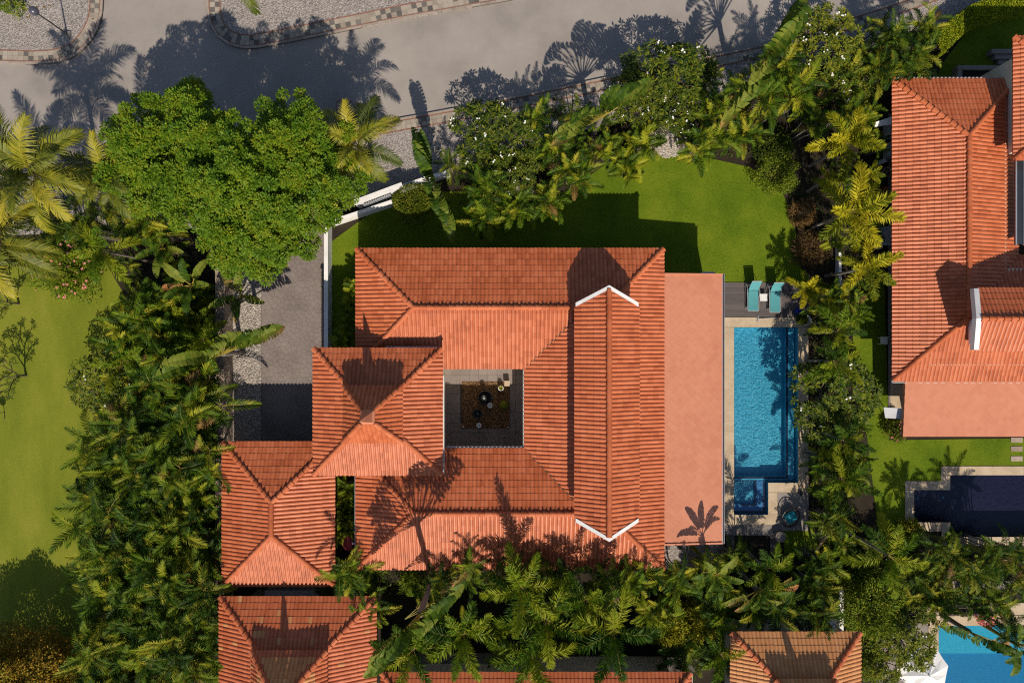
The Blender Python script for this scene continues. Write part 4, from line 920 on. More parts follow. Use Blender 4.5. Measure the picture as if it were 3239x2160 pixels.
for (u, v, lb) in ((2803, 424, 'grey white air conditioner unit standing just below the white awning'), (2803, 483, 'grey white air conditioner unit next to the rolled mat')):
    t = item('air_conditioner', lb, 'air conditioner', u, v); o = P(u, v, .0); MB().box(o + Vector((0, 0, .35)), (.42, .82, .62)).build('casing', M['fascia'], t); MB().lathe([(.16, .0), (.16, .02), (.13, .025), (.05, .022)], o + Vector((.06, .18, .66)), 16).build('fan_opening', M['black'], t)
    for sy in (-1, 1): MB().box(o + Vector((0, sy * .3, .02)), (.4, .06, .04)).build('foot', M['black'], t)
t = item('rolled_mat', 'rolled pale mat leaning in the neighbour side passage', 'mat', 2792, 511); a, b = P(2776, 518, .3), P(2805, 505, .75); MB().tube([a, b], .13, 12, cap=False).build('outer_roll', M['fascia'], t); MB().tube([a, b], .06, 10, cap=False).build('inner_roll', M['concrete'], t)
t = item('basket', 'round yellow basket by the neighbour side path', 'basket', 2799, 548); MB().lathe([(.22, 0), (.30, .3), (.31, .33), (.27, .33), (.20, .08)], P(2799, 548), 16).build('body', M['coping'], t); MB().tube([P(2799, 548, .33) + Vector((cos(k * pi / 6) * .3, sin(k * pi / 6) * .3, 0)) for k in range(13)], .02, 5, cap=False).build('rim', M['brown'], t)
pot('terracotta pot close to the neighbour path, topmost of the three', 2791, 602, .18, .3, 'terracotta_pot', group='terracotta pots in the side passage'); pot('terracotta pot in the middle of the three by the passage', 2779, 617, .15, .26, 'terracotta_pot', group='terracotta pots in the side passage'); pot('terracotta pot under the golden palm frond, lowest of the three', 2768, 630, .18, .3, 'terracotta_pot', group='terracotta pots in the side passage')
t = item('workbench', 'white topped bench with a tray in the neighbour side passage', 'bench', 2800, 748); MB().box(P(2799, 746, .7), (.75, 1.12, .05)).build('benchtop', M['fascia'], t)
for sx in (-1, 1):
    for sy in (-1, 1): MB().box(P(2799, 746, .34) + Vector((sx * .33, sy * .5, 0)), (.05, .05, .67)).build('leg', M['gutter'], t)
t = item('tray', 'white tray with a green cutting on the passage bench', 'tray', 2793, 764); o = P(2793, 764, .73); MB().box(o + Vector((0, 0, .01)), (.24, .28, .02)).build('base', M['white'], t)
for s_ in (-1, 1): MB().box(o + Vector((s_ * .12, 0, .04)), (.02, .28, .06)).box(o + Vector((0, s_ * .14, .04)), (.22, .02, .06)).build('side', M['white'], t)
t = item('black_tub', 'black tub beside the white tray on the passage bench', 'tub', 2811, 766); MB().lathe([(.10, .73), (.13, .84), (.14, .86), (.11, .86), (.09, .76)], P(2811, 766), 10).build('body', M['black'], t); MB().tube([P(2811, 766, .86) + Vector((-.13, 0, 0)), P(2811, 766, 1.0), P(2811, 766, .86) + Vector((.13, 0, 0))], .01, 4).build('handle', M['black'], t)
t = item('foam_box', 'low white foam box on the ground below the passage bench', 'box', 2774, 783); o = P(2774, 783); MB().box(o + Vector((0, 0, .12)), (.32, .2, .24)).build('body', M['white'], t); MB().box(o + Vector((0, 0, .26)), (.34, .22, .04)).build('lid', M['white'], t)
t = item('hose', 'coiled teal garden hose beside the neighbour side path', 'hose', 2800, 816); o = P(2800, 816)
MB().tube([o + Vector((cos(k * .42) * (.30 - .02 * sin(k * 1.7)), sin(k * .42) * (.30 - .02 * cos(k * 1.3)), .03 + k * .0022)) for k in range(76)], .022, 5).build('coil', mat('teal_hose', [(.008, .16, .15), (.015, .22, .21)], 6, rough=.4), t)
t = item('carton', 'small brown carton lying inside the coiled hose', 'box', 2797, 812); MB().box(P(2797, 812, .12), (.2, .16, .2), .4).build('body', M['coping'], t); MB().box(P(2797, 812, .225), (.21, .05, .01), .4).build('tape', M['brown'], t)
t = item('plastic_chair', 'small white plastic chair on the shaded grass by the neighbour path', 'chair', 2784, 1078); o = P(2784, 1078); MB().box(o + Vector((0, 0, .42)), (.40, .42, .04)).build('seat', M['white'], t); MB().box(o + Vector((-.1, .21, .68)), (.24, .04, .5)).build('backrest', M['white'], t)
for sx in (-1, 1):
    for sy in (-1, 1): MB().box(o + Vector((sx * .17, sy * .18, .2)), (.04, .04, .4)).build('leg', M['white'], t)
t = item('awning', 'white sloping awning sheet greyed for shade beside the neighbour pink canopy', 'awning', 2826, 1306)
a, b, c, d = P(2795, 1288, 1.7), P(2858, 1292, 2.1), P(2858, 1325, 2.0), P(2800, 1322, 1.6); MB().add([a, b, c, d] + [p - Vector((0, 0, .04)) for p in (a, b, c, d)], [[3, 2, 1, 0], [4, 5, 6, 7], [0, 1, 5, 4], [1, 2, 6, 5], [2, 3, 7, 6], [3, 0, 4, 7]]).build('sheet', M['fascia'], t)  # grey fascia tone puts the white sheet's shade into its colour
for u, v in ((2798, 1290), (2801, 1320)): MB().tube([P(u, v, 0), P(u, v, 1.62)], .025, 5).build('pole', M['gutter'], t)
for i, (v, lb) in enumerate(((1391, 'pink stepping stone half under the neighbour canopy edge'), (1419, 'pink stepping stone in the middle of the three on the neighbour lawn'), (1450, 'pink stepping stone closest to the dark pool'))):
    t = item('stepping_stone', lb, 'stepping stone', 3214, v); MB().prism(rect(3196, v - 8, 3233, v + 8), 0, .05).build('slab', M['stone'], t)
# steps and planter in the shade of the upper right house
t = item('garden_steps', 'wide shaded grey steps beside the house in the top right corner', 'steps', 3175, 190)
for i in range(4): MB().prism(rect(3120 + i * 14, 166 + i * 15, 3240, 180 + i * 15), 0, .45 - i * .1).build('step', M['concrete'], t)
t = item('planter', 'long dark planter box behind the top right neighbour gutter', 'planter', 3095, 235); MB().prism(rect(3012, 218, 3180, 232), 0, .5).prism(rect(3012, 233, 3026, 262), 0, .5).prism(rect(3166, 233, 3180, 262), 0, .5).build('wall', M['concrete'], t); MB().prism(rect(3027, 233, 3165, 262), 0, .35).build('soil', M['soil'], t)
t = item('garden_steps', 'grey steps darkened for shade by the bottom strip of orange roof', 'steps', 2155, 2092)
for i in range(4): MB().prism(rect(2106, 2068 + i * 13, 2200, 2080 + i * 13), 0, .4 - i * .08).build('step', M['concrete_dark'], t)  # dark concrete puts the shade into the colour of these steps
# dark pool of the east neighbour
dp = thing('swimming_pool', 'dark navy swimming pool with a stepped outline on the right edge', 'swimming pool', P(3100, 1600))
a = [(2891, 1550), (3005, 1550), (3005, 1503), (3560, 1503), (3560, 1696), (3005, 1696), (3005, 1650), (2891, 1650)]; pp = [P(*p) for p in a]; n = len(pp)
MB().add([(p.x, p.y, -1.2) for p in pp], [list(range(n))[::-1]]).build('basin_floor', M['mosaic_dark'], dp)
MB().add([(p.x, p.y, -1.2) for p in pp] + [(p.x, p.y, .03) for p in pp], [[i, (i + 1) % n, n + (i + 1) % n, n + i] for i in range(n)]).build('basin_wall', M['mosaic_dark'], dp)
MB().add([(p.x, p.y, -.07) for p in pp], [list(range(n))[::-1]]).build('water', M['water_dark'], dp)
slabs(dp, [(2976, 1474, 3560, 1502), (2976, 1503, 3004, 1549), (2862, 1521, 2975, 1549), (2862, 1550, 2890, 1650), (2862, 1651, 2976, 1679), (2977, 1651, 3004, 1725), (3005, 1697, 3560, 1725)], .05, 'coping')
for u, v in ((2928, 1591), (2940, 1591), (3022, 1587)):
    MB().lathe([(.085, -1.18), (.085, -1.15), (.05, -1.14)], P(u, v), 12).build('pool_light', mat('pool_light_glass', [(.10, .35, .32), (.14, .42, .38)], 5, rough=.2), dp)
# bright pool at the bottom right corner, its terrace and parasol
sp_ = thing('swimming_pool', 'bright blue swimming pool with a pale shallow ledge in the bottom right corner', 'swimming pool', P(3080, 2080))
basin(sp_, 2968, 1978, 3560, 2500, -1.3, 'mosaic_deep'); ledge(sp_, 2970, 1980, 3558, 2074, -1.29, -.35, 'mosaic_sky', 'ledge')
a = [P(2968, 2500), P(3560, 2500), P(3560, 1978), P(2968, 1978)]; MB().add([(p.x, p.y, -.07) for p in a], [[0, 1, 2, 3]]).build('water', M['water_still'], sp_)
slabs(sp_, [(2940, 1945, 3560, 1977), (2935, 1978, 2967, 2300)], .05, 'coping')
sheet('terrace', rect(2772, 1970, 2934, 2300), .03, M['concrete']); sheet('garden_path', rect(2715, 1836, 3560, 1862), .03, M['concrete'], thick=.03); sheet('terrace', rect(2930, 1905, 3560, 1944), .024, M['coping'])
t = item('glass_balustrade', 'dark glass screen along the bright blue pool, behind the red leaved plant', 'screen', 3040, 1938)
for i in range(5):
    MB().box(P(2990 + i * 34, 1933, .45), (.60, .03, .8)).build('pane', M['glass'], t); MB().box(P(2973 + i * 34, 1933, .5), (.04, .05, 1.0)).build('post', M['metal'], t)
um = thing('parasol', 'white octagonal parasol beside the bright blue pool', 'parasol', P(2925, 2120)); o = P(2925, 2125, 2.3); z0_ = 2.15
for k in range(8):
    a0, a1 = k * pi / 4 + .2, (k + 1) * pi / 4 + .2; r = 1.45; top = Vector((o.x, o.y, 2.72)); m1 = Vector((o.x + cos((a0 + a1) / 2) * r * .90, o.y + sin((a0 + a1) / 2) * r * .90, z0_ + .03))
    p0, p1 = Vector((o.x + cos(a0) * r, o.y + sin(a0) * r, z0_)), Vector((o.x + cos(a1) * r, o.y + sin(a1) * r, z0_)); q0, q1 = top.lerp(p0, .5) - Vector((0, 0, .0)), top.lerp(p1, .5); mm = top.lerp(m1, .5) - Vector((0, 0, .07))
    MB().add([top, q0, mm, q1, p0, m1, p1], [[0, 1, 2], [0, 2, 3], [1, 4, 5, 2], [2, 5, 6, 3]]).build('canopy_panel', M['white'], um)
    MB().tube([top - Vector((0, 0, .04)), p0 - Vector((0, 0, .03))], .012, 4).build('rib', M['metal'], um)
MB().tube([Vector((o.x, o.y, .05)), Vector((o.x, o.y, 2.78))], .03, 8).build('pole', M['metal'], um); MB().lathe([(.28, .03), (.28, .09), (.06, .12)], Vector((o.x, o.y, 0)), 14).build('base', M['concrete'], um)
# pergola at the tan house
t = item('pergola', 'white framed pergola with dark slats behind the tan roof', 'pergola', 2570, 1985)
for v in (1969, 2003): MB().box(P(2571, v, 2.3), (2.5, .12, .14)).build('beam', M['white'], t)
for u in (2508, 2635):
    MB().box(P(u, 1986, 2.3), (.12, .62, .14)).build('beam', M['white'], t)
    for v in (1971, 2001): MB().box(P(u, v, 1.1), (.1, .1, 2.2)).build('post', M['white'], t)
for i in range(11): MB().box(P(2516 + i * 11, 1986, 2.40), (.06, .62, .05), .25).build('slat', M['black'], t)

# ------------------------------------------------------------------ plants
def frond_mesh(key, L, a0, a1, n, ll, lw, sweep=(62, 26), V=22, droop=.35, plume=0, start=.14, lat=.12):
    m = MB(); k = 14; pts = []; p = Vector((0, 0, 0)); tw = R.uniform(-lat, lat)
    for i in range(k + 1):
        s = i / k; a = radians(a0 + (a1 - a0) * s ** 1.15); y = tw * s
        T = Vector((cos(a) * cos(y), cos(a) * sin(y), sin(a))); pts.append((p.copy(), T)); p = p + T * (L / k)
    m.tube([q[0] for q in pts[::2]], [.022 * (1 - .8 * i / 7) * (L / 2) ** .5 for i in range(8)], 3, 1, cap=False)
    at = lambda s: (pts[min(int(s * k), k - 1)][0].lerp(pts[min(int(s * k), k - 1) + 1][0], s * k - min(int(s * k), k - 1)), pts[min(int(s * k), k)][1])
    for side in (-1, 1):
        for i in range(n):
            s = start + (1 - start) * (i + R.uniform(-.2, .2) + .5) / n; s = min(max(s, start), .999); o, T = at(s)
            B = Vector((-T.y, T.x, 0)).normalized(); N = T.cross(B); N = N if N.z > 0 else -N
            q = (s - start) / (1 - start); le = ll * max(.22, sin(pi * (.16 + .78 * q)) ** .7) * R.uniform(.85, 1.1)
            sw = radians(sweep[0] + (sweep[1] - sweep[0]) * q + R.uniform(-6, 6)); v = radians(V + R.uniform(-8, 8) if not plume else R.uniform(-plume, plume * 1.15))
            d = T * cos(sw) + (B * side * cos(v) + N * sin(v)) * sin(sw); d2 = (d + Vector((0, 0, -droop * R.uniform(.6, 1.4)))).normalized()
            wd = (T - d * T.dot(d)).normalized() * lw * .5
            c, t = o + d * le * .5, o + d * le * .5 + d2 * le * .5
            m.add([o - wd * .6, o + wd * .6, c + wd, c - wd, t], [[0, 1, 2, 3], [3, 2, 4]], 0)
    return m.mesh('frond', [M[key], M['rib']])
def ages(key, L, n, ll, lw, **kw):
    return [[frond_mesh(key, L * R.uniform(.9, 1.08), a0 + R.uniform(-6, 6), a1 + R.uniform(-10, 10), n, ll, lw, **kw) for _ in range(2)] for a0, a1 in ((74, 12), (48, -28), (22, -62))]
FR = {
 'coconut': ages('coconut', 3.1, 56, .80, .048, V=12, droop=.75, sweep=(66, 30)),
 'foxtail': ages('foxtail', 2.05, 84, .46, .040, plume=74, sweep=(66, 40), droop=.12),
 'golden': ages('yellow_palm', 2.0, 92, .46, .046, plume=72, sweep=(66, 42), droop=.10),
 'areca': ages('areca', 1.5, 24, .40, .038, V=32, droop=.45),
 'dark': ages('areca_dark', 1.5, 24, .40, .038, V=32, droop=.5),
 'yellow': ages('lime', 1.25, 26, .40, .046, V=28, droop=.4),
 'dry': ages('dry', 1.35, 26, .40, .04, V=10, droop=.6),
 'dead': ages('dead', 1.4, 22, .42, .035, V=0, droop=.9),
 'cycad': ages('lime', .72, 22, .26, .03, V=24, droop=.2),
}
def add_fronds(root, kind, top, n, sc, dry=0.0, lean=None, age=(0, 1), az0=None):
    az = R.uniform(0, 2 * pi) if az0 is None else az0
    for i in range(n):
        g = age[0] + (age[1] - age[0]) * (i + .5) / n; vs_ = FR['dry' if R.random() < dry and g > .5 else kind][min(2, int(g * 3))]
        Mx = Matrix.Translation(top + Vector((0, 0, -.10 * g))) @ Matrix.Rotation(az + R.uniform(-.25, .25), 4, 'Z') @ Matrix.Rotation(R.uniform(-.14, .14), 4, 'Y') @ Matrix.Rotation(R.uniform(-.2, .2), 4, 'X') @ Matrix.Scale(sc * R.uniform(.86, 1.1), 4)
        put('frond', R.choice(vs_), root, Mx); az += 2.3999
def palm(kind, u, v, z, sc, n, label, group=None, cat='palm', trunk=.09, dry=.0, name='palm_tree', age=(0, 1), base=None):
    top = F(u, v, z); b = base or Vector((top.x + R.uniform(-.3, .3), top.y + R.uniform(-.3, .3), 0)); root = thing(name, label, cat, b, group)
    mid = b.lerp(top, .5) + Vector((R.uniform(-.1, .1), R.uniform(-.1, .1), 0))
    MB().tube([b - Vector((0, 0, .05)), b + Vector((0, 0, .25)), mid, top - Vector((0, 0, .25)), top + Vector((0, 0, .05))], [trunk * 1.7, trunk * 1.2, trunk, trunk * .9, trunk * .5], 8).build('trunk', M['grey_bark'], root)
    add_fronds(root, kind, top, n, sc, dry, age=age); return root
def clump(kind, u, v, z, sc, label, group=None, stems=5, per=4, dry=.06, spread=.35, name='areca_palm', age=(0, .95)):
    c = F(u, v, z); b = Vector((c.x, c.y, 0)); root = thing(name, label, 'palm', b, group); st = MB(); a = R.uniform(0, 6); tops = []
    for k in range(stems):
        r = spread * sqrt((k + .3) / stems) * sc; a += 2.4; o = Vector((cos(a) * r, sin(a) * r, 0)); h = z * R.uniform(.72, 1.03); t = b + o * 2.0 + Vector((0, 0, h)); tops.append(t)
        st.tube([b + o, b + o * 1.3 + Vector((0, 0, h * .5)), t], [.045, .04, .03], 5)
    st.build('stem', M['grey_bark'], root)
    for t in tops: add_fronds(root, kind, t, per, sc, dry, age=age)
    return root

# traveller's palms: leaves stand in one flat fan
def paddle_mesh(mkey, pl, bl, bw, a1=0.0, torn=.5, curve=.5):
    m = MB(); k = 12; pts = []; p = Vector((0, 0, pl)); 
    m.tube([(0, 0, 0), (0, 0, pl * .5), (0, 0, pl), (0, bl * .3 * curve * .3, pl + bl * .5)], [.05, .035, .028, .012], 5, 1)
    for i in range(k + 1):
        s = i / k; a = curve * s * s; pts.append(p.copy()); p = p + Vector((0, sin(a), cos(a))) * (bl / k)
    for side in (-1, 1):
        for i in range(k):
            s0, s1 = i / k, (i + 1) / k; prof = lambda s: bw * max(.12, sin(pi * min(1, .10 + .88 * s)) ** .55)
            g = .30 * torn * R.random() / k * bl; dr = R.uniform(.05, .35) * (1 + torn); tw = R.uniform(-.12, .12) * torn
            a, b = pts[i], pts[i + 1] - (pts[i + 1] - pts[i]).normalized() * g; d = (pts[i + 1] - pts[i]).normalized(); w0, w1 = prof(s0) * R.uniform(.9, 1.05), prof(s1) * R.uniform(.88, 1.05)
            out = Vector((side * cos(dr), -sin(dr) * .55 + tw, d.z * .30)).normalized(); o2 = (out + Vector((0, -.35 * torn, -.25))).normalized()
            m1, m2 = a + out * w0 * .55, b + out * w1 * .55
            m.add([a, b, m2, m1, m2 + o2 * w1 * .45 - d * g, m1 + o2 * w0 * .45 + d * g * .5], [[0, 1, 2, 3], [3, 2, 4, 5]], 0)
    return m.mesh('leaf', [M[mkey], M['rib']])
PAD = [paddle_mesh('paddle', 1.25, 2.0, .32, torn=t_, curve=c_) for t_, c_ in ((.4, .9), (.8, 1.2), (1.0, 1.0), (.6, .6))]
PADC = [paddle_mesh('paddle', 1.15, 2.1, .32, torn=t_, curve=c_) for t_, c_ in ((.4, 1.9), (.7, 1.6), (.9, 2.1))]
PADD = [paddle_mesh('paddle_dry', 1.4, 1.6, .30, torn=1.2, curve=1.2) for _ in range(2)]
BAN = [paddle_mesh('paddle', .45, 1.75, .30, torn=t_, curve=1.3) for t_ in (.1, .3, .7)]
BAND = [paddle_mesh('paddle_dry', .45, 1.5, .27, torn=1.1, curve=1.6)]
def traveller(u, v, z, ang, sc, n, label, spread=82, dry=2):
    """ang: direction of the fan's plane in the photo, degrees anticlockwise from right"""
    t = F(u, v, z); b = Vector((t.x, t.y, 0)); root = thing('travellers_palm', label, 'palm', b, 'travellers palms'); 
    MB().tube([b, b + Vector((0, 0, z * .6)), t], [.16, .13, .16], 8).build('trunk', M['grey_bark'], root)
    for i in range(n):
        f = (i - (n - 1) / 2) / ((n - 1) / 2); th = radians(spread) * f + R.uniform(-.04, .04); isdry = abs(f) > 1 - dry * 2 / n and R.random() < .7
        Mx = Matrix.Translation(t) @ Matrix.Rotation(radians(ang), 4, 'Z') @ Matrix.Rotation(R.uniform(-.10, .10), 4, 'X') @ Matrix.Rotation(th, 4, 'Y') @ Matrix.Translation((0, .03 * (i % 2), .05)) @ Matrix.Rotation((-1 if f >= 0 else 1) * pi / 2 + R.uniform(-.25, .25), 4, 'Z') @ Matrix.Scale(sc * R.uniform(.9, 1.08), 4)
        put('leaf', R.choice(PADD if isdry else PADC if abs(f) < .62 else PAD), root, Mx)
    return root
def banana(u, v, z, sc, n, label, dry=0, group='banana plants'):
    t = F(u, v, z); b = Vector((t.x, t.y, 0)); root = thing('banana_plant', label, 'banana plant', b, group); MB().tube([b, t * .5 + b * .5, t], [.13, .10, .07], 8).build('trunk', M['bush'], root); az = R.uniform(0, 6)
    for i in range(n):
        g = (i + .5) / n; Mx = Matrix.Translation(t) @ Matrix.Rotation(az, 4, 'Z') @ Matrix.Rotation(radians(18 + 50 * g), 4, 'X') @ Matrix.Rotation(pi, 4, 'Z') @ Matrix.Scale(sc * R.uniform(.85, 1.1), 4); put('leaf', BAND[0] if i >= n - dry else R.choice(BAN), root, Mx); az += 2.4
    return root

# leaf clouds
def leaf(m, c, d, up, le, wi, mi=0):
    d = d.normalized(); s = d.cross(up)
    if s.length < 1e-3: s = Vector((1, 0, 0))
    s = s.normalized() * wi * .5; m.add([c, c + d * le * .5 + s, c + d * le, c + d * le * .5 - s], [[0, 1, 2, 3]], mi)
def rnd_dir(zb=0.0):
    while True:
        d = Vector((R.uniform(-1, 1), R.uniform(-1, 1), R.uniform(-1, 1)))
        if .05 < d.length < 1: d = d.normalized(); d.z += zb; return d.normalized()
def cloud(m, c, r, n, le, wi, shell=.55, lump=.25, zmin=.0, flat=.6):
    """n leaves through an uneven ellipsoid, thickest near its skin"""
    c = Vector(c); sd = Vector((R.uniform(0, 90), R.uniform(0, 90), R.uniform(0, 90)))
    for _ in range(n):
        d = rnd_dir(.25); k = 1 + lump * noise.noise(d * 2.2 + sd) * 1.6; rr = (shell + (1 - shell) * R.random() ** .6) * k
        p = c + Vector((d.x * r[0], d.y * r[1], d.z * r[2])) * rr
        if p.z < zmin: continue
        leaf(m, p, (d + rnd_dir() * .9), (Vector((0, 0, flat)) + d * .5 + rnd_dir() * .5), le * R.uniform(.7, 1.2), wi * R.uniform(.8, 1.2))
def bush(label, u, v, r, h, mkey, n, le=.10, wi=.06, name='bush', cat='bush', z=0, lump=.3, flower=None, nf=0, ry=None, fl=.10, shell=.55):
    c = F(u, v, h * .5); rm = r * FS / S * (H - h * .5) / H; b = Vector((c.x, c.y, 0)); root = thing(name, label, cat, b); st = MB()
    for k in range(5): st.tube([b, b + Vector((cos(k * 1.3) * rm * .4, sin(k * 1.3) * rm * .4, h * .6))], [.03, .012], 5)
    st.build('stem', M['bark'], root); m = MB(); rym = (ry * FS / S * (H - h * .5) / H) if ry else rm
    cloud(m, c, (rm, rym, h * .55), n, le, wi, lump=lump, zmin=.03, shell=shell); m.build('crown', M[mkey], root)
    if flower:
        f = MB(); sd = Vector((R.uniform(0, 50), 3, 7))
        for _ in range(nf):
            d = rnd_dir(.5); 
            if d.z < .05: continue
            p = c + Vector((d.x * rm, d.y * rym, d.z * h * .55)) * R.uniform(.9, 1.12)
            for k in range(6): a = k * pi / 3 + R.random(); leaf(f, p, Vector((cos(a), sin(a), R.uniform(.0, .6))), Vector((0, 0, 1)), fl, fl * .7)
        f.build('blossom', M[flower], root)
    return root

# the great shade tree
def shade_tree():
    b = F(560, 420, 0) ; c0 = F(555, 420, 5.5); root = thing('shade_tree', 'huge spreading bright green shade tree over the driveway mouth and road edge', 'tree', (c0.x, c0.y, 0)); b = Vector((c0.x, c0.y, 0))
    lobes = [(365, 345, 5.3, 118, 2.0), (470, 300, 6.2, 80, 1.6), (440, 245, 5.6, 52, 1.3), (690, 335, 5.8, 118, 2.0), (770, 400, 4.9, 80, 1.7), (560, 390, 6.6, 130, 2.0), (460, 440, 5.6, 125, 1.9), (600, 500, 5.4, 120, 1.9), (560, 570, 4.3, 88, 1.6), (660, 545, 4.2, 62, 1.4), (690, 440, 6.0, 110, 1.8), (310, 420, 4.6, 70, 1.5)]
    L3 = []; tr = MB(); tr.tube([b, b + Vector((.05, 0, 1.2)), b + Vector((0, .1, 2.4))], [.42, .32, .30], 10)
    crown = MB()
    for u, v, z, r, hz in lobes:
        c = F(u, v, z); k = r * FS / S * (H - z) / H; k *= .93; L3.append((c, k, hz)); mid = b.lerp(c, .5); mid.z = 2.4 + (c.z - 2.4) * .55
        tr.tube([b + Vector((0, 0, 2.2)), mid, c - Vector((0, 0, .3)), c + Vector((R.uniform(-.5, .5), R.uniform(-.5, .5), hz * .6))], [.22, .14, .09, .03], 6)
        for q in range(5): a = q * 1.26 + R.random(); tr.tube([c - Vector((0, 0, .4)), c + Vector((cos(a) * k * .5, sin(a) * k * .5, .1)), c + Vector((cos(a) * k * .9, sin(a) * k * .9, .3))], [.06, .035, .012], 4, cap=False)
    tr.build('trunk', M['bark'], root)
    for c, k, hz in L3:
        nc = int(8.5 * k * k) + 12; sd = Vector((R.uniform(0, 90), R.uniform(0, 90), 5))
        for _ in range(int(900 * k * k)):        # the inner leaves that close the crown
            d = rnd_dir(.1); p = c + Vector((d.x * k, d.y * k, d.z * hz)) * R.uniform(.35, .84); leaf(crown, p, rnd_dir(), Vector((0, 0, 1)) + rnd_dir() * .8, R.uniform(.12, .22), .09)
        for _ in range(nc):
            d = rnd_dir(.6); kk = 1 + .40 * noise.noise(d * 1.7 + sd); rr = min(R.uniform(.72, 1.12) * kk, 1.06); p = c + Vector((d.x * k, d.y * k, d.z * hz)) * rr; cr = R.uniform(.26, .48)
            for _ in range(int(620 * cr)):
                e = rnd_dir(.45); q = p + Vector((e.x * cr, e.y * cr, e.z * cr * .6)) * R.random() ** .35
                leaf(crown, q, Vector((e.x, e.y, e.z * .35 - .1)) + rnd_dir() * .45, Vector((0, 0, 1)) + d * .3 + rnd_dir() * .45, R.uniform(.10, .19), R.uniform(.055, .09))
    crown.build('crown', M['tree'], root)
shade_tree()

# frangipani trees: forked limbs ending in leaf rosettes
def frangi_parts(seed, leaves=9, bloom=.09, levels=4):
    r = random.Random(seed); wood, lf, fl = MB(), MB(), MB()
    def grow(p, d, L, rad, lev):
        q = p + d * L; wood.tube([p, p.lerp(q, .5) + Vector((r.uniform(-.04, .04), r.uniform(-.04, .04), 0)), q], [rad, rad * .85, rad * .75], 5, cap=False)
        if lev == 0:
            a0 = r.uniform(0, 6)
            for k in range(leaves):
                a = a0 + k * 2.4; el = r.uniform(-.15, .65); dd = Vector((cos(a), sin(a), el)); o = q - d * .05 * k / leaves
                s = dd.cross(Vector((0, 0, 1))).normalized(); le = r.uniform(.24, .36); w = le * .30; m1 = o + dd.normalized() * le * .55; tip = o + dd.normalized() * le + Vector((0, 0, -.06))
                lf.add([o, m1 + s * w * .5, tip, m1 - s * w * .5, m1 - Vector((0, 0, .018))], [[0, 1, 4], [1, 2, 4], [2, 3, 4], [3, 0, 4]])
            if r.random() < bloom:
                for _ in range(r.randint(2, 4)):
                    o = q + Vector((r.uniform(-.10, .10), r.uniform(-.10, .10), r.uniform(.08, .20)))
                    for k in range(5): a = k * 1.2566 + r.random() * .3; leaf(fl, o, Vector((cos(a), sin(a), .35)), Vector((0, 0, 1)), .058, .042)
            return
        nb = r.choice((2, 3, 3)); a0 = r.uniform(0, 6)
        for k in range(nb):
            a = a0 + k * 2 * pi / nb + r.uniform(-.3, .3); t = r.uniform(.5, .85); perp = Vector((cos(a), sin(a), 0)); dn = (d * cos(t) + perp * sin(t)); dn.z = max(dn.z, .12); grow(q, dn.normalized(), L * r.uniform(.66, .84), rad * .7, lev - 1)
    for k in range(3):
        a = k * 2.1; grow(Vector((0, 0, .5)), Vector((cos(a) * .55, sin(a) * .55, .8)).normalized(), .95, .07, levels)
    wood.tube([(0, 0, 0), (0, 0, .55)], [.13, .10], 8)
    return wood.mesh('trunk', M['bark']), lf.mesh('crown', M['frangi']), (fl.mesh('blossom', M['petal']) if fl.v else None)
FG = [frangi_parts(s_) for s_ in (3, 8, 15)]; FGBARE = frangi_parts(21, leaves=8, bloom=0, levels=3); FGQ = [frangi_parts(31, 9, .025), frangi_parts(37, 10, .02)]
def frangipani(u, v, z, sc, label, parts, rz=None):
    t = F(u, v, z); b = Vector((t.x, t.y, 0)); root = thing('frangipani_tree', label, 'tree', b); hz = z / 3.0
    Mx = Matrix.Translation(b) @ Matrix.Rotation(R.uniform(0, 6) if rz is None else rz, 4, 'Z') @ Matrix.Diagonal((sc, sc, hz, 1))
    for nm, me in zip(('trunk', 'crown', 'blossom'), parts):
        if me: put(nm, me, root, Mx)
    return root
frangipani(1130, 300, 3.3, 1.05, 'white flowering frangipani tree just right of the topiary ball by the verge', FG[0])
frangipani(1185, 390, 3.0, .7, 'small white flowering frangipani behind the areca clumps near the verge wall', FG[2])
frangipani(1545, 160, 3.6, 1.15, 'yellow green frangipani full of white flowers, centre of the front garden', FG[1])
frangipani(1475, 210, 3.2, .75, 'dark leaved frangipani leaning over the road pavement beside the centre one', FG[0])
frangipani(1560, 240, 2.8, .7, 'low flowering frangipani above the white gravel patch', FG[2])
frangipani(1920, 85, 3.6, 1.0, 'sparse white flowering frangipani by the road at the upper right', FG[2])
frangipani(1955, 165, 3.0, .75, 'frangipani with pale flowers between the upper right palms', FG[1])
frangipani(225, 880, 3.4, .95, 'dark frangipani tree with few white flowers bulging over the left lawn', FGQ[0])
frangipani(1935, 925, 3.2, 1.15, 'wide yellow green frangipani between the blue pool and the neighbour canopy', FGQ[1])
frangipani(-30, 868, 3.0, .62, 'bare dark frangipani at the left edge above the teal lantern', FGBARE)
frangipani(-48, 690, 3.0, .6, 'bare branched frangipani cut by the left edge of the upper lawn', FGBARE)
frangipani(2100, 1480, 3.4, .85, 'dark frangipani leaning over the white parasol terrace', FGQ[0])
frangipani(2060, 1540, 2.6, .6, 'small frangipani squeezed between the tan house and parasol', FGQ[1])

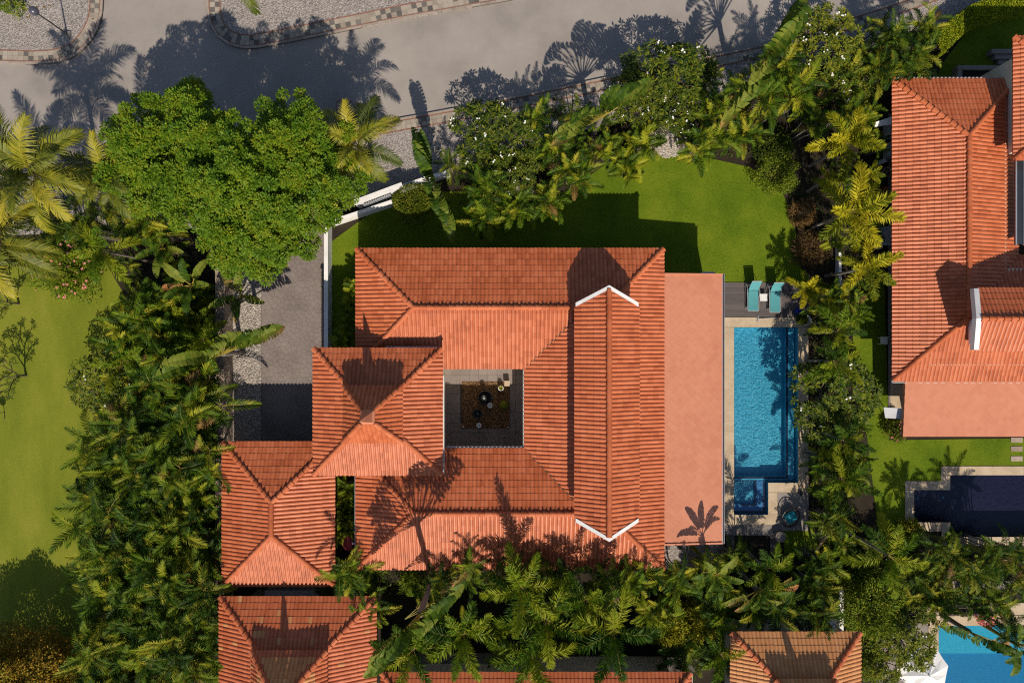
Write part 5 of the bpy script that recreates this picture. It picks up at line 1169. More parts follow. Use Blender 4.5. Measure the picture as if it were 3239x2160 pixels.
# coconut palms
palm('coconut', 78, 396, 6.0, 1.22, 18, 'tall coconut palm at the left edge casting its shadow on the road', 'coconut palms', trunk=.13, dry=.12)
palm('coconut', -15, 560, 5.6, 1.15, 17, 'coconut palm cut by the left edge just above the left lawn', 'coconut palms', trunk=.13, dry=.2)
palm('coconut', 262, 400, 4.6, .95, 15, 'coconut palm half hidden under the left side of the shade tree', 'coconut palms', trunk=.12)
palm('coconut', 822, 335, 5.0, .92, 15, 'leaning coconut palm at the right side of the shade tree', 'coconut palms', trunk=.12)
palm('coconut', 548, -92, 5.0, .9, 13, 'coconut palm beyond the top edge, one frond over the gravel island', 'coconut palms', trunk=.12, base=F(560, -60))
palm('coconut', 784, -92, 5.0, .8, 12, 'coconut palm beyond the top edge, frond tip by the chequered pavement', 'coconut palms', trunk=.12, base=F(800, -60))
# foxtail palms
for (kd, u, v, z, s_, n, lb) in [
 ('golden', 1955, 488, 4.6, 1.25, 9, 'largest golden palm beside the white side wall, fronds like yellow plumes'),
 ('golden', 1945, 330, 4.4, 1.00, 10, 'golden palm nearest the road among those beside the neighbour roof'),
 ('golden', 1985, 615, 4.4, 0.98, 8, 'star shaped golden palm touching the neighbour eave'),
 ('golden', 1995, 400, 2.6, 0.42, 8, 'small golden palm tucked under the two bigger ones by the passage'),
 ('golden', 1900, 415, 2.6, 0.45, 7, 'short golden palm over the brown mulch bed'),
 ('golden', 1850, 665, 2.2, 0.61, 10, 'little golden palm at the corner of the lounger deck'),
 ('golden', 1925, 700, 2.2, 0.42, 8, 'young golden palm just below the star shaped one'),
 ('foxtail', 242, 578, 4.6, 1.02, 9, 'feathery green palm with pale frond stalks above the pink bush'),
 ('foxtail', 1922, 760, 3.6, 0.84, 9, 'green feather palm right of the top end of the blue pool'),
 ('foxtail', 1915, 832, 3.4, 0.87, 9, 'dark green feather palm beside the middle of the blue pool'),
 ('foxtail', 1932, 1100, 3.6, 0.90, 10, 'bright green feather palm right of the pool step corner'),
 ('foxtail', 1935, 1010, 3.4, 0.79, 9, 'feather palm below the wide frangipani by the pool'),
 ('foxtail', 2040, 1275, 5.2, 1.07, 9, 'big dark feather palm left of the dark navy pool'),
 ('foxtail', 1255, 1422, 5.2, 1.31, 9, 'feather palm in the back garden, right of the paddle leaved palm'),
 ('foxtail', 1408, 1446, 5.4, 1.31, 9, 'feather palm in the back garden reaching down to the bottom roof'),
 ('foxtail', 1220, 1495, 4.6, 1.23, 9, 'feather palm drooping over the middle of the bottom roof strip'),
 ('foxtail', 1065, 1455, 4.8, 1.27, 9, 'bright feather palm above the dark yard left of the bottom roof'),
 ('foxtail', 1200, 1350, 5.8, 1.18, 9, 'dark feather palm between two frizzy palms in the back garden'),
 ('foxtail', 950, 1490, 4.6, 1.10, 8, 'feather palm beside the big paddle leaf at the tan patched roof'),
 ('foxtail', 1345, 1375, 5.6, 0.96, 8, 'slim feather palm left of the dead brown palm'),
 ('foxtail', 1655, 1500, 3.0, 0.96, 9, 'low feather palm in the shade left of the tan roof'),
 ('foxtail', 1760, 1305, 3.2, 0.90, 8, 'dim feather palm in the shade below the big round pot'),
]: palm(kd, u, v, z, s_, n, lb, 'feathery foxtail palms', trunk=.07, base=F(u, v, z).xy.to_3d(), age=(.12, .9))
# areca clumps
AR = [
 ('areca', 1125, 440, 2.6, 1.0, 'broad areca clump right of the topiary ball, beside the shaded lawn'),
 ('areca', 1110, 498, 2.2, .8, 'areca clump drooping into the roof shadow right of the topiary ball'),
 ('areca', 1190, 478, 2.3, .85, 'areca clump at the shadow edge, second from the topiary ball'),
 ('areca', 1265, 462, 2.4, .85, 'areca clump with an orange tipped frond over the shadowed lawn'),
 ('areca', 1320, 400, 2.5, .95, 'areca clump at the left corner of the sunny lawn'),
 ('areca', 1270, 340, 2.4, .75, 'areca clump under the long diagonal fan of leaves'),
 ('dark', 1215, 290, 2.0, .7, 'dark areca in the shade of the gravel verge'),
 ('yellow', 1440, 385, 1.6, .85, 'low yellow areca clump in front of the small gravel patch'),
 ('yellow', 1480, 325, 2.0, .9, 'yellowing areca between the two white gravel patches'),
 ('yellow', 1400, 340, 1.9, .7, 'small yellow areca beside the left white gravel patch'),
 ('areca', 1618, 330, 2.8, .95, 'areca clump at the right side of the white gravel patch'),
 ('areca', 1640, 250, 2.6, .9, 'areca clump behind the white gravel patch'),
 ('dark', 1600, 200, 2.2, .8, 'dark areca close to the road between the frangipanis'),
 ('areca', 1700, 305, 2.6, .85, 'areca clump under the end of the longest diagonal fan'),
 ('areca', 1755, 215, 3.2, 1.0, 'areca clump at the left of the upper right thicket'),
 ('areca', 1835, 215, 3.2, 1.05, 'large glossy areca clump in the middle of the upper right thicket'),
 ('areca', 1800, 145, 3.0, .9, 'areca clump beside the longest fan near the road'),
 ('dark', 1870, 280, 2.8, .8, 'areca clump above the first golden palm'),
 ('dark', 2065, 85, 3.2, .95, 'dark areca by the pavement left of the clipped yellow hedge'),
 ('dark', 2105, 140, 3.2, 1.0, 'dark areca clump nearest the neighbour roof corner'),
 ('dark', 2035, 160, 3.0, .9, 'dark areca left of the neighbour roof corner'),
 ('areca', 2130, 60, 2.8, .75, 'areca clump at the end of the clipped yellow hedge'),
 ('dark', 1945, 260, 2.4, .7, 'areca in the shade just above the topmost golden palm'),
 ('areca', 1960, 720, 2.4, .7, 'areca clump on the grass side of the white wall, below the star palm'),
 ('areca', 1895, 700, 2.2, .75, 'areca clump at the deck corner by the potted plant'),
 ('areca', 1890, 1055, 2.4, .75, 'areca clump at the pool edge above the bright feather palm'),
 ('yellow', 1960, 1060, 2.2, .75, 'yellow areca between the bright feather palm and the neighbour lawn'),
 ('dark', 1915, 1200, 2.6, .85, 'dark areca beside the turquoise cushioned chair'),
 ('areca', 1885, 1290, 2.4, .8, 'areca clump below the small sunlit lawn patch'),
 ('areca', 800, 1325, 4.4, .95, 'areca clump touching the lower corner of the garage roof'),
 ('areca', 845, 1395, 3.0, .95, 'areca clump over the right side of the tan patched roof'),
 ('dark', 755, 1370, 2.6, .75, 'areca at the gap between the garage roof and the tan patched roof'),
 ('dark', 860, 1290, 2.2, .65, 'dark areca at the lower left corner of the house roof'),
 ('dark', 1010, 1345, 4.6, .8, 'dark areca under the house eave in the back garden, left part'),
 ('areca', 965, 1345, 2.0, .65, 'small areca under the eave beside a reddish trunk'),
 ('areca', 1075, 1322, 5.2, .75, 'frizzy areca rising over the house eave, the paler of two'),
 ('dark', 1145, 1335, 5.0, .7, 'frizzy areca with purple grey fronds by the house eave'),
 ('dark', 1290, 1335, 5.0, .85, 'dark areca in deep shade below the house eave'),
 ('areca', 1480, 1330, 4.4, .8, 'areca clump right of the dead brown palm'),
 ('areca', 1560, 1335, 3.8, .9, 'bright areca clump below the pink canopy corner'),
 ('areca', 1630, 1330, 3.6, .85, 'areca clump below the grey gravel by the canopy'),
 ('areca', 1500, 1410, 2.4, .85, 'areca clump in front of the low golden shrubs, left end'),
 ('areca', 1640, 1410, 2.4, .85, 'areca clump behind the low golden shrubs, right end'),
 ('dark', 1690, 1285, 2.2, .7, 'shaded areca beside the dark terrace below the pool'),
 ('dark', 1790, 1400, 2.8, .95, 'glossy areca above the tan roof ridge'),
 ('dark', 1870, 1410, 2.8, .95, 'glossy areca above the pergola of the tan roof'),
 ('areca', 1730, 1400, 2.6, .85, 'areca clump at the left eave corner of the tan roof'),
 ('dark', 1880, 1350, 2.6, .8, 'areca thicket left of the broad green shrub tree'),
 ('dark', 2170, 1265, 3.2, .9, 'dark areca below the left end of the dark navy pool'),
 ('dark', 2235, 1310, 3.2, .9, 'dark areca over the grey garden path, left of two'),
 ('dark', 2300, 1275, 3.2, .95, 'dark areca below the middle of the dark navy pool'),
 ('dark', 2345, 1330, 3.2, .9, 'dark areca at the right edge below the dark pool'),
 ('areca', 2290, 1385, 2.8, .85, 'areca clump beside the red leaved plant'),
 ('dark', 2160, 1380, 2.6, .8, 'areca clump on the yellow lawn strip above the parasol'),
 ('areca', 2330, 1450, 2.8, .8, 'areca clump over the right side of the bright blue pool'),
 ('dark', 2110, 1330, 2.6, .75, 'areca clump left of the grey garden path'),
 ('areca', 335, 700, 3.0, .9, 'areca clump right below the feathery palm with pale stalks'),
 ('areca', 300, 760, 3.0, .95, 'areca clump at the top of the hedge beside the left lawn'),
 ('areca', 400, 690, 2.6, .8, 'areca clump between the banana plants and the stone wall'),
 ('areca', 1245, 1338, 5.2, .75, 'areca rising over the eave right of the purple grey frizzy palm'),
 ('dark', 1190, 1330, 5.4, .7, 'dark areca against the eave between the purple grey palm and its right neighbour'),
 ('areca', 1435, 1342, 4.8, .8, 'tall areca at the eave just right of the dead brown palm'),
 ('dark', 1380, 1335, 4.8, .7, 'dark tall areca directly behind the dead brown palm'),
 ('dark', 120, 512, 3.8, .9, 'dark areca behind the pink bush, nearest the left edge'),
 ('dark', 190, 522, 4.0, .9, 'dark areca behind the pink bush, shading the gravel verge'),
 ('dark', 285, 505, 4.0, .9, 'dark areca between the pale stalked feather palm and the shade tree'),
 ('areca', 345, 520, 3.6, .85, 'areca at the lower left skirt of the shade tree'),
 ('dark', 1566, 1508, 2.0, .95, 'dark areca added to darken the steps at the right end of the bottom roof strip'),  # palm added above the steps to cover and darken them
 ('areca', 370, 830, 2.8, .9, 'areca clump just left of the long paddle leaf by the stone wall'),
]
for kd, u, v, z, s_, lb in AR: clump(kd, u, v, z, s_, lb, 'areca palm clumps in the gardens', stems=6, per=5, dry=.03)
# the dense palm hedge along the left lawn
HP = [(262, 760), (330, 700), (470, 740), (492, 900), (500, 1568), (500, 1620), (160, 1620), (168, 1490), (222, 1395), (196, 1180), (186, 1010), (250, 960)]
USED = {}
def tell(base, opts):
    """the first wording of this plant's label that no other plant carries yet"""
    for o in opts:
        l = (base + o)
        if l not in USED and len(l.split()) <= 16: USED[l] = 1; return l
    return base + opts[-1]
ALONG = [(745, 'below the pale banana plant'), (800, 'level with the first paddle leaves'), (850, 'level with the long paddle leaf'), (905, 'beside the dark frangipani'), (960, 'just below the dark frangipani'), (1015, 'level with the garage eave'), (1075, 'level with the upper garage roof'), (1140, 'level with the garage hip joint'), (1200, 'level with the garage ridge'), (1260, 'level with the lower garage ridge end'), (1320, 'level with the lower garage eave'), (1375, 'level with the gap between roofs'), (1440, 'level with the tan patched eave'), (1505, 'beside the autumn tree'), (1999, 'at the bottom edge')]
for j in range(24):
    for i in range(11):
        u, v = 168 + i * 42 + (j % 2) * 21 + R.uniform(-10, 10), 700 + j * 43 + R.uniform(-10, 10)
        if not inpoly(u, v, HP) or u > 486: continue
        e = max(190, 250 if v < 960 else 195); w = (u - e) / (488 - e)
        rank = 'on the lawn edge' if w < .14 else 'one rank in from the lawn' if w < .34 else 'left of the hedge middle' if w < .5 else 'right of the hedge middle' if w < .66 else 'one rank off the stone wall' if w < .86 else 'against the stone wall'
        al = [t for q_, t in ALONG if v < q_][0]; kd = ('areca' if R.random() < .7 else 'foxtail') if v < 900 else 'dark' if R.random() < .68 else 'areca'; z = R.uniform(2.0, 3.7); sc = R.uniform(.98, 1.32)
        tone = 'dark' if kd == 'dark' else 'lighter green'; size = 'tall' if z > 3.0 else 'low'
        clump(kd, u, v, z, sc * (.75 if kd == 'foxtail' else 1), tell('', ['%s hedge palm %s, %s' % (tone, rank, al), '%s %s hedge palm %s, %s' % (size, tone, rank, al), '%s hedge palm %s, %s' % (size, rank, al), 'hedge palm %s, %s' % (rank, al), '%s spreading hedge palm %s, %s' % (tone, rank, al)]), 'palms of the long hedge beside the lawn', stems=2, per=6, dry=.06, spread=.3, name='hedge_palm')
# understorey filling the planted strips
def fill(n, poly, base, marks, kinds, z0=1.2, z1=2.4, sc=(.55, .8), md=34):
    done = []; us, vv_ = [p[0] for p in poly], [p[1] for p in poly]; tries = 0
    while len(done) < n and tries < 4000:
        tries += 1; u, v = R.uniform(min(us), max(us)), R.uniform(min(vv_), max(vv_))
        if not inpoly(u, v, poly) or any(hypot(u - a, v - b) < md for a, b in done): continue
        done.append((u, v)); kd = R.choice(kinds); z = R.uniform(z0, z1); mk = min(marks, key=lambda m: hypot(u - m[0], v - m[1])); dx, dy = u - mk[0], v - mk[1]
        side = ('right of ' if dx > 0 else 'left of ') if abs(dx) > abs(dy) else ('below ' if dy > 0 else 'above '); s2 = ('below right of ' if dx > 0 else 'below left of ') if dy > 0 else ('above right of ' if dx > 0 else 'above left of ')
        tone = {'dark': 'dark', 'areca': 'green', 'yellow': 'yellowish', 'foxtail': 'feathery'}[kd]
        clump(kd, u, v, z, R.uniform(*sc), tell('', ['%s %s %s' % (tone, base, side + mk[2]), '%s %s %s' % (tone, base, s2 + mk[2]), 'small %s %s %s' % (tone, base, side + mk[2]), 'small %s %s %s' % (tone, base, s2 + mk[2]), 'low %s %s further %s' % (tone, base, side + mk[2])]), 'understorey palms, ' + base, stems=3, per=5, dry=.03, spread=.3, name='understorey_palm')
MB_ = [(965, 1410, 'the tall travellers palm'), (1110, 1330, 'the frizzy palms at the eave'), (1255, 1422, 'the feather palms'), (1408, 1352, 'the dead palm'), (1570, 1428, 'the golden shrubs'), (1740, 1355, 'the small travellers palm'), (1408, 1446, 'the lowest feather palm'), (1060, 1455, 'the bright feather palm'), (820, 1340, 'the garage roof corner'), (1640, 1500, 'the tan roof')]
fill(12, [(740, 1330), (860, 1300), (1000, 1318), (1520, 1318), (1700, 1280), (1900, 1330), (1880, 1440), (1680, 1440), (1600, 1470), (1470, 1440), (1450, 1510), (1020, 1500), (900, 1480), (860, 1410)], 'understorey areca', MB_, ['dark', 'areca', 'areca', 'dark'], md=44)
ME_ = [(1955, 488, 'the largest golden palm'), (1945, 330, 'the golden palm nearest the road'), (1985, 615, 'the star shaped golden palm'), (1935, 925, 'the wide frangipani by the pool'), (1922, 795, 'the pool side feather palms'), (1932, 1100, 'the bright feather palm'), (1860, 572, 'the dry grass tuft'), (1960, 1240, 'the terrace chair')]
fill(22, [(1890, 270), (2030, 260), (2030, 420), (2010, 660), (1960, 700), (1975, 1260), (1875, 1250), (1868, 660), (1900, 560), (1880, 420)], 'low areca', ME_, ['dark', 'yellow', 'areca', 'dark'], .9, 2.0, md=32)
MS_ = [(2040, 1275, 'the big dark feather palm'), (2200, 1290, 'the grey garden path'), (2262, 1418, 'the red leaved plant'), (1995, 1390, 'the star leaved shrub tree'), (2320, 1300, 'the dark pool corner'), (2100, 1480, 'the parasol frangipani'), (2335, 1480, 'the broad leaved banana')]
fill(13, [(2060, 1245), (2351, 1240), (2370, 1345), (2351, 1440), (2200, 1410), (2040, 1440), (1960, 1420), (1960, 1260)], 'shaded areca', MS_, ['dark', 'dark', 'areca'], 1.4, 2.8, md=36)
MN_ = [(1000, 428, 'the topiary ball'), (1130, 300, 'the first frangipani'), (1378, 272, 'the verge travellers palm'), (1545, 160, 'the centre frangipani'), (1745, 155, 'the longest travellers palm'), (1920, 85, 'the sparse roadside frangipani'), (2080, 130, 'the neighbour roof corner'), (1530, 325, 'the white gravel patch')]
fill(40, [(1010, 300), (1180, 240), (1400, 220), (1480, 130), (1700, 160), (1800, 90), (1900, 40), (2100, 40), (2170, 120), (2050, 200), (2000, 260), (1880, 290), (1720, 330), (1620, 370), (1575, 330), (1480, 290), (1420, 320), (1390, 380), (1260, 490), (1050, 480)], 'garden areca', MN_, ['areca', 'areca', 'dark'], 1.2, 2.6, md=34)
ML_ = [(242, 578, 'the pale stalked feather palm'), (375, 570, 'the dark banana plant'), (440, 655, 'the pale banana plant'), (78, 396, 'the tall coconut palm'), (272, 400, 'the half hidden coconut palm')]
fill(12, [(100, 500), (330, 470), (480, 620), (490, 720), (330, 690), (260, 560), (130, 550)], 'sheltered areca', ML_, ['dark', 'areca'], 1.2, 2.2, md=34)
# travellers palms
traveller(1000, 428, 2.4, -72, 1.05, 17, 'travellers palm seen edge on beside the topiary ball')
traveller(1378, 272, 3.4, 31, 1.0, 21, 'travellers palm seen edge on along the gravel verge, middle of the front garden')
traveller(1745, 155, 4.4, 57, 1.2, 21, 'longest travellers palm, running diagonally from the road to the lawn')
traveller(512, 812, 2.8, 22, 1.2, 17, 'travellers palm reaching over the pebble strip towards the driveway')
traveller(965, 1410, 8.0, 42, 1.08, 17, 'travellers palm with an orange dry fan over the back garden')
traveller(1740, 1355, 2.6, 20, .72, 11, 'small travellers palm with a golden dead leaf below the shaded terrace', dry=3)
tp = traveller_tall = [o for o in COL.objects if o.get('label') == 'travellers palm with an orange dry fan over the back garden'][0]
for k in range(3): put('leaf', PADD[k % 2], tp, Matrix.Translation(F(930, 1420, 5.6)) @ Matrix.Rotation(radians(28 + k * 8), 4, 'Z') @ Matrix.Rotation(radians(78), 4, 'Y') @ Matrix.Rotation(pi / 2, 4, 'Z') @ Matrix.Scale(.62, 4))
traveller(2225, 1450, 2.4, -18, .85, 9, 'travellers palm hanging over the bright blue pool')
banana(375, 570, 2.6, .85, 8, 'dark green banana plant left of the shade tree')
banana(440, 655, 2.9, .9, 8, 'pale green banana plant with a browning leaf near the stone wall', 1)
banana(555, 680, 2.0, 1.0, 6, 'banana with torn yellowing leaves over the pebble strip', 2)
banana(2335, 1480, 3.0, .95, 7, 'banana plant with broad leaves at the right end of the bright pool', 1)
banana(1646, 1318, 4.9, .72, 7, 'tall banana plant throwing leaf shadows on the pink canopy')
banana(1720, 1395, 2.2, .6, 6, 'yellow green banana beside the tan roof')
# shrubs
bush('round clipped topiary ball beside the white front wall', 948, 468, 47, 1.55, 'bush', 9000, .075, .05, 'topiary_ball', lump=.10, shell=.86)
bush('rounded light green shrub at the far right of the sunny lawn', 1782, 400, 52, 1.3, 'brightbush', 6500, .08, .05, lump=.28)
bush('dark shrub behind the rounded light green one', 1775, 345, 45, 1.5, 'undergrowth', 3500, .10, .06, lump=.35)
bush('large bush covered in pink flowers at the top of the left lawn', 150, 620, 78, 1.5, 'brightbush', 9000, .13, .06, 'flowering_bush', lump=.5, flower='pink', nf=95, ry=66, fl=.09)
bush('reddish brown dry grass tuft at the lawn corner by the golden palms', 1860, 572, 38, .8, 'drygrass', 3200, .26, .03, 'dry_grass', lump=.3)
bush('second brown dry tuft on the mulch path, higher up', 1842, 490, 30, .6, 'drygrass', 1800, .24, .03, 'dry_grass', lump=.3)
bush('round autumn coloured tree cut by the lower left corner', 45, 1560, 125, 4.8, 'autumn', 30000, .16, .09, 'autumn_tree', 'tree', lump=.3, ry=105)
bush('broad shrub tree with star shaped leaf sprays above the pergola', 1995, 1390, 78, 3.2, 'brightbush', 12000, .16, .05, 'shrub_tree', 'tree', lump=.4)
bush('low golden shrub row in the back garden, left half', 1530, 1428, 44, 2.4, 'goldbush', 6500, .18, .05, 'gold_shrub', lump=.4)
bush('low golden shrub row in the back garden, right half', 1605, 1424, 44, 2.4, 'goldbush', 6500, .18, .05, 'gold_shrub', lump=.4)
bush('red flowered shrub beside the neighbour pink canopy', 2058, 985, 26, .9, 'bush', 2600, .10, .05, 'flowering_shrub', lump=.35, flower='pink', nf=30, fl=.07)
bush('golden green bush at the left end of the dark navy pool', 2090, 1220, 28, 1.0, 'goldbush', 2800, .10, .06, lump=.3)
bush('red leaved plant at the edge of the bright blue pool', 2262, 1418, 14, .8, 'pink', 500, .26, .05, 'red_leaved_plant', 'plant', lump=.3)
bush('bright green creeper bush at the right foot of the tan house', 2000, 1530, 30, 1.4, 'brightbush', 3500, .10, .06, lump=.4)
bush('bright green weed bush in the shade under the house eave', 945, 1335, 26, 1.0, 'brightbush', 2200, .11, .06, lump=.4)
bush('leafy green bush at the top left corner of the picture', 8, -8, 34, 2.2, 'brightbush', 2500, .13, .07, lump=.4)
bush('small gold green plant at the corner of the front verge', 1700, 250, 22, 1.0, 'goldbush', 1500, .10, .06, lump=.3)
bush('yellow leaved shrub in the bed along the stone wall', 480, 700, 24, 1.1, 'goldbush', 1800, .10, .06, lump=.4)
bush('dark bush at the foot of the stone wall under the banana leaves', 470, 780, 34, 1.2, 'undergrowth', 2600, .13, .06, lump=.4)
bush('low bush under the upper right frangipani beside the passage', 1975, 220, 30, 1.0, 'bush', 2200, .10, .06, lump=.4)
bush('bushy plant by the back garden path of the bottom right', 2150, 1345, 30, 1.0, 'goldbush', 2200, .16, .04, lump=.4)
bush('dense dark shrub left of the dark navy pool below the big feather palm', 1985, 1300, 48, 2.2, 'undergrowth', 5000, .13, .06, lump=.4)
bush('dense shrub between the small lawn patch and the back gardens', 1900, 1330, 40, 1.6, 'bush', 4000, .12, .06, lump=.4)
# clipped hedge at the top right
hg = thing('clipped_hedge', 'clipped yellow green hedge along the pavement in the top right corner', 'hedge', F(2250, 35)); hp = [(2150, 108), (2190, 68), (2235, 35), (2300, 15), (2370, 2)]; hm = MB()
for _ in range(20000):
    t = R.random() * (len(hp) - 1); i = int(t); f = t - i; u = hp[i][0] + (hp[i + 1][0] - hp[i][0]) * f; v = hp[i][1] + (hp[i + 1][1] - hp[i][1]) * f; w = R.uniform(-1, 1) * 26; zz = 1.25 if R.random() < .6 else R.uniform(.1, 1.25); w = w if zz > 1.2 else (26 if R.random() < .5 else -26)
    p = F(u + w * .35, v + w * .75, 1.0); p.z = zz + R.uniform(-.1, .06); leaf(hm, p, rnd_dir(.4), Vector((0, 0, 1)) + rnd_dir() * .8, .09, .06)
hm.build('foliage', M['limebush'], hg)
st = MB()
for i in range(9):
    t = i / 8 * (len(hp) - 1.01); k = int(t); p = F(hp[k][0] + (hp[k + 1][0] - hp[k][0]) * (t - k), hp[k][1] + (hp[k + 1][1] - hp[k][1]) * (t - k), 1.0); st.tube([(p.x, p.y, 0), (p.x, p.y, 1.1)], .03, 5)
st.build('stem', M['bark'], hg)
# slim lady palms in the gap beside the garage and along the house wall
k = 0
for u, v, lb in [(793, 1118, 'topmost small spiky palm in the gap between the two roofs'), (797, 1150, 'second small spiky palm from the top in the roof gap'), (792, 1180, 'middle small spiky palm in the roof gap'), (800, 1205, 'small spiky palm in the roof gap, next above the red dish'), (790, 1225, 'lowest small spiky palm in the roof gap'),
                 (812, 668, 'small spiky palm by the left house wall, nearest the lawn sun'), (806, 705, 'second small spiky palm along the left house wall'), (812, 735, 'small spiky palm halfway along the left house wall'), (800, 765, 'small spiky palm along the left house wall in deeper shade'), (785, 790, 'last small spiky palm at the entry roof')]:
    clump('cycad', u, v, 1.5, 1.0, lb, 'small spiky palms beside the house', stems=3, per=8, dry=0, spread=.15, name='spiky_palm')
# dead palm
b = F(1408, 1352, 3.2); dp_ = thing('dead_palm', 'dead brown shrivelled palm below the house eave', 'palm', (b.x, b.y, 0)); MB().tube([(b.x, b.y, 0), (b.x + .1, b.y, 1.6), b], [.09, .07, .05], 6).build('trunk', M['dead'], dp_); add_fronds(dp_, 'dead', b, 12, .62, age=(.2, 1))
# forked bare tree leaning over the terrace
fk = thing('forked_tree', 'slim bare forked trunk beside the turquoise cushioned chair', 'tree', P(2575, 1760)); o = P(2575, 1755)
MB().tube([o, o + Vector((-.15, .7, .8)), o + Vector((-.2, 1.3, 1.5)), o + Vector((-.1, 2.0, 2.2)), o + Vector((-.05, 2.5, 2.6))], [.10, .08, .07, .05, .03], 7).tube([o + Vector((-.2, 1.3, 1.5)), o + Vector((-.5, 1.9, 2.0)), o + Vector((-.7, 2.4, 2.5))], [.06, .045, .025], 6).tube([o + Vector((-.2, 1.3, 1.5)), o + Vector((-.8, 1.6, 1.7)), o + Vector((-1.1, 2.0, 2.0))], [.04, .03, .015], 5).build('trunk', M['bark'], fk)
m_ = MB(); cloud(m_, o + Vector((-.5, 2.4, 2.7)), (.5, .35, .2), 160, .12, .06); m_.build('crown', M['bush'], fk)
# potted plants
pp_ = pot('white rimmed pot with a dark bushy plant at the deck corner by the pool', 2541, 1013, .30, .38, 'white'); m_ = MB(); cloud(m_, P(2537, 1010, .55), (.30, .30, .28), 1500, .09, .05); m_.build('plant', M['undergrowth'], pp_)
m_ = MB()
for i in range(16): a = i * 2.4; leaf(m_, P(1585, 1225, .36), Vector((cos(a), sin(a), R.uniform(.5, 1.6))), Vector((0, 0, 1)), .22, .06)
m_.build('plant', M['goldbush'], rp)
ag = thing('ball_cactus', 'round dark green ball cactus in the courtyard bark bed', 'cactus', P(1595, 1278)); m_ = MB(); o = P(1595, 1278, .05); vs = []; fs = []
for i in range(9):
    for k in range(32): r = .26 * sin(pi * (i + .6) / 10) * (1 + .10 * (k % 2)); vs.append(o + Vector((r * cos(k * pi / 16), r * sin(k * pi / 16), .22 - .24 * cos(pi * (i + .6) / 10) + .03)))
for i in range(8):
    for k in range(32): fs.append([i * 32 + k, i * 32 + (k + 1) % 32, i * 32 + 32 + (k + 1) % 32, i * 32 + 32 + k])
fs.append([8 * 32 + k for k in range(32)]); m_.add(vs, fs).build('body', M['bush'], ag)
# ground cover in the beds
ug = MB()
BEDS = [([(980, 290), (1250, 250), (1700, 170), (2000, 60), (2180, 120), (2040, 250), (2040, 640), (1860, 660), (1830, 480), (1730, 380), (1560, 345), (1400, 370), (1250, 480), (1010, 470)], 14000), ([(300, 680), (490, 560), (495, 1560), (205, 1568), (235, 1200), (230, 1000), (290, 900)], 7000), ([(735, 1310), (1530, 1310), (1700, 1290), (2000, 1200), (2080, 1240), (2351, 1250), (2351, 1340), (1990, 1450), (1680, 1450), (1600, 1480), (880, 1440)], 15000), ([(1858, 650), (1960, 650), (1990, 1000), (1980, 1260), (1870, 1210)], 6000), ([(0, 380), (330, 480), (330, 600), (90, 570), (0, 640)], 5000), ([(768, 1095), (815, 1095), (815, 1290), (768, 1290)], 600)]
for poly, n in BEDS:
    us, vv_ = [p[0] for p in poly], [p[1] for p in poly]
    for _ in range(n):
        u, v = R.uniform(min(us), max(us)), R.uniform(min(vv_), max(vv_))
        if not inpoly(u, v, poly): continue
        p = F(u, v); q_ = noise.noise(p * .9)
        if q_ < -.12: continue
        p.z = R.uniform(.02, .25 + .35 * max(0, q_)); leaf(ug, p, rnd_dir(.3), Vector((0, 0, 1)) + rnd_dir() * .6, R.uniform(.12, .26), R.uniform(.04, .09))
ug.build('undergrowth', M['undergrowth'], kind='stuff')
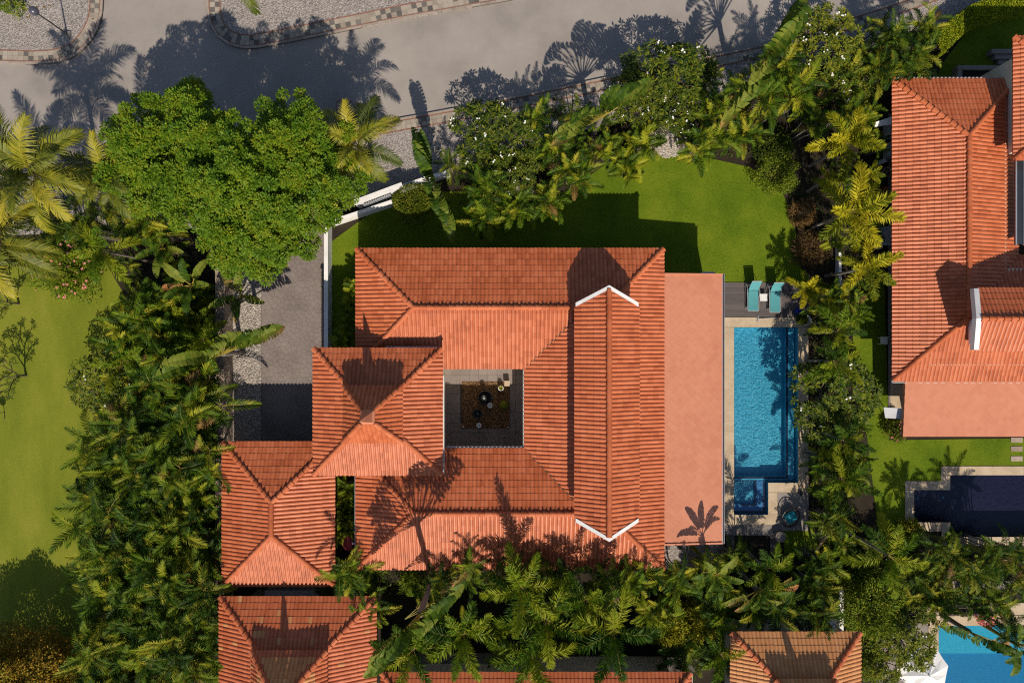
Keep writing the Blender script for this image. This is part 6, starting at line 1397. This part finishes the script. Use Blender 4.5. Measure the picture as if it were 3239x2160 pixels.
# white gravel patches in the front garden and fallen leaves
def ragged(cu, cv, ru, rv, n=26):
    return [F(cu + ru * cos(2 * pi * k / n) * (1 + R.uniform(-.2, .2)), cv + rv * sin(2 * pi * k / n) * (1 + R.uniform(-.2, .2))) for k in range(n)]
for cu, cv, ru, rv, n in ((1532, 325, 42, 36, 900), (1395, 348, 20, 22, 300), (1205, 440, 24, 26, 260)):
    sheet('gravel_patch', ragged(cu, cv, ru, rv), .024, M['gravel']); g_ = MB()
    for _ in range(n):
        t, r = R.uniform(0, 2 * pi), sqrt(R.random()); p = F(cu + ru * r * cos(t) * 1.05, cv + rv * r * sin(t) * 1.05, .024); a = R.uniform(.03, .06)
        g_.add([p + Vector((cos(k * pi / 3) * a, sin(k * pi / 3) * a * .8, 0)) for k in range(6)] + [p + Vector((0, 0, a * .8))], [[k, (k + 1) % 6, 6] for k in range(6)])
    g_.build('pebbles', M['pebble'], kind='stuff')
# blades of grass breaking the lawns' surface
gr = MB()
LW = [([(757, 558), (850, 490), (960, 440), (1330, 425), (1480, 350), (1640, 370), (1720, 390), (1790, 436), (1828, 560), (1840, 648), (1660, 648), (1660, 800), (757, 800)], 18000), ([(2160, 150), (2230, 60), (2351, 10), (2351, 180), (2150, 185)], 3500), ([(1958, 690), (2030, 640), (2040, 1010), (2351, 1008), (2351, 1066), (2160, 1068), (2155, 1100), (2080, 1104), (2070, 1250), (2020, 1250), (1990, 1000)], 9000)]
for poly, n in LW:
    us, vv_ = [p[0] for p in poly], [p[1] for p in poly]
    for _ in range(n):
        u, v = R.uniform(min(us), max(us)), R.uniform(min(vv_), max(vv_))
        if not inpoly(u, v, poly): continue
        p = F(u, v, .012); a = R.uniform(0, 6.28); d = Vector((cos(a), sin(a), 0)); s_ = Vector((-sin(a), cos(a), 0)) * R.uniform(.012, .03); le = R.uniform(.03, .07)
        gr.add([p - s_, p + s_, p + d * le * .8 + Vector((0, 0, le * R.uniform(.3, .8)))], [[0, 1, 2]])
M['blade'] = mat('grass_blade', [(.065, .110, .005), (.115, .165, .008), (.18, .21, .016)], .5, 5, .8, .1, isl=.6, trans=.2, pos=[.1, .5, .9])
gr.build('grass', M['blade'], kind='stuff')
fl_ = MB()
for u, v in [(135, 20), (122, 22), (82, 52), (85, 36), (98, 48), (90, 30), (152, 18), (300, 60), (43, 598), (28, 646)]:
    p = P(u, v, .135) if v < 200 else F(u, v, .03)
    leaf(fl_, p, rnd_dir() * Vector((1, 1, .1)), Vector((0, 0, 1)), .22, .10)
fl_.build('fallen_leaves', M['dry'], kind='stuff')

for o in COURT + [o for o in COL.objects if o.name.startswith('ball_cactus')]: o.matrix_basis = Matrix.Translation((0, 0, .5)) @ o.matrix_basis
# the courtyard platform under the raised floor
MB().prism(rect(1402, 1128, 1686, 1422), .0, .505).build('courtyard_platform', M['concrete_dark'], kind='structure')
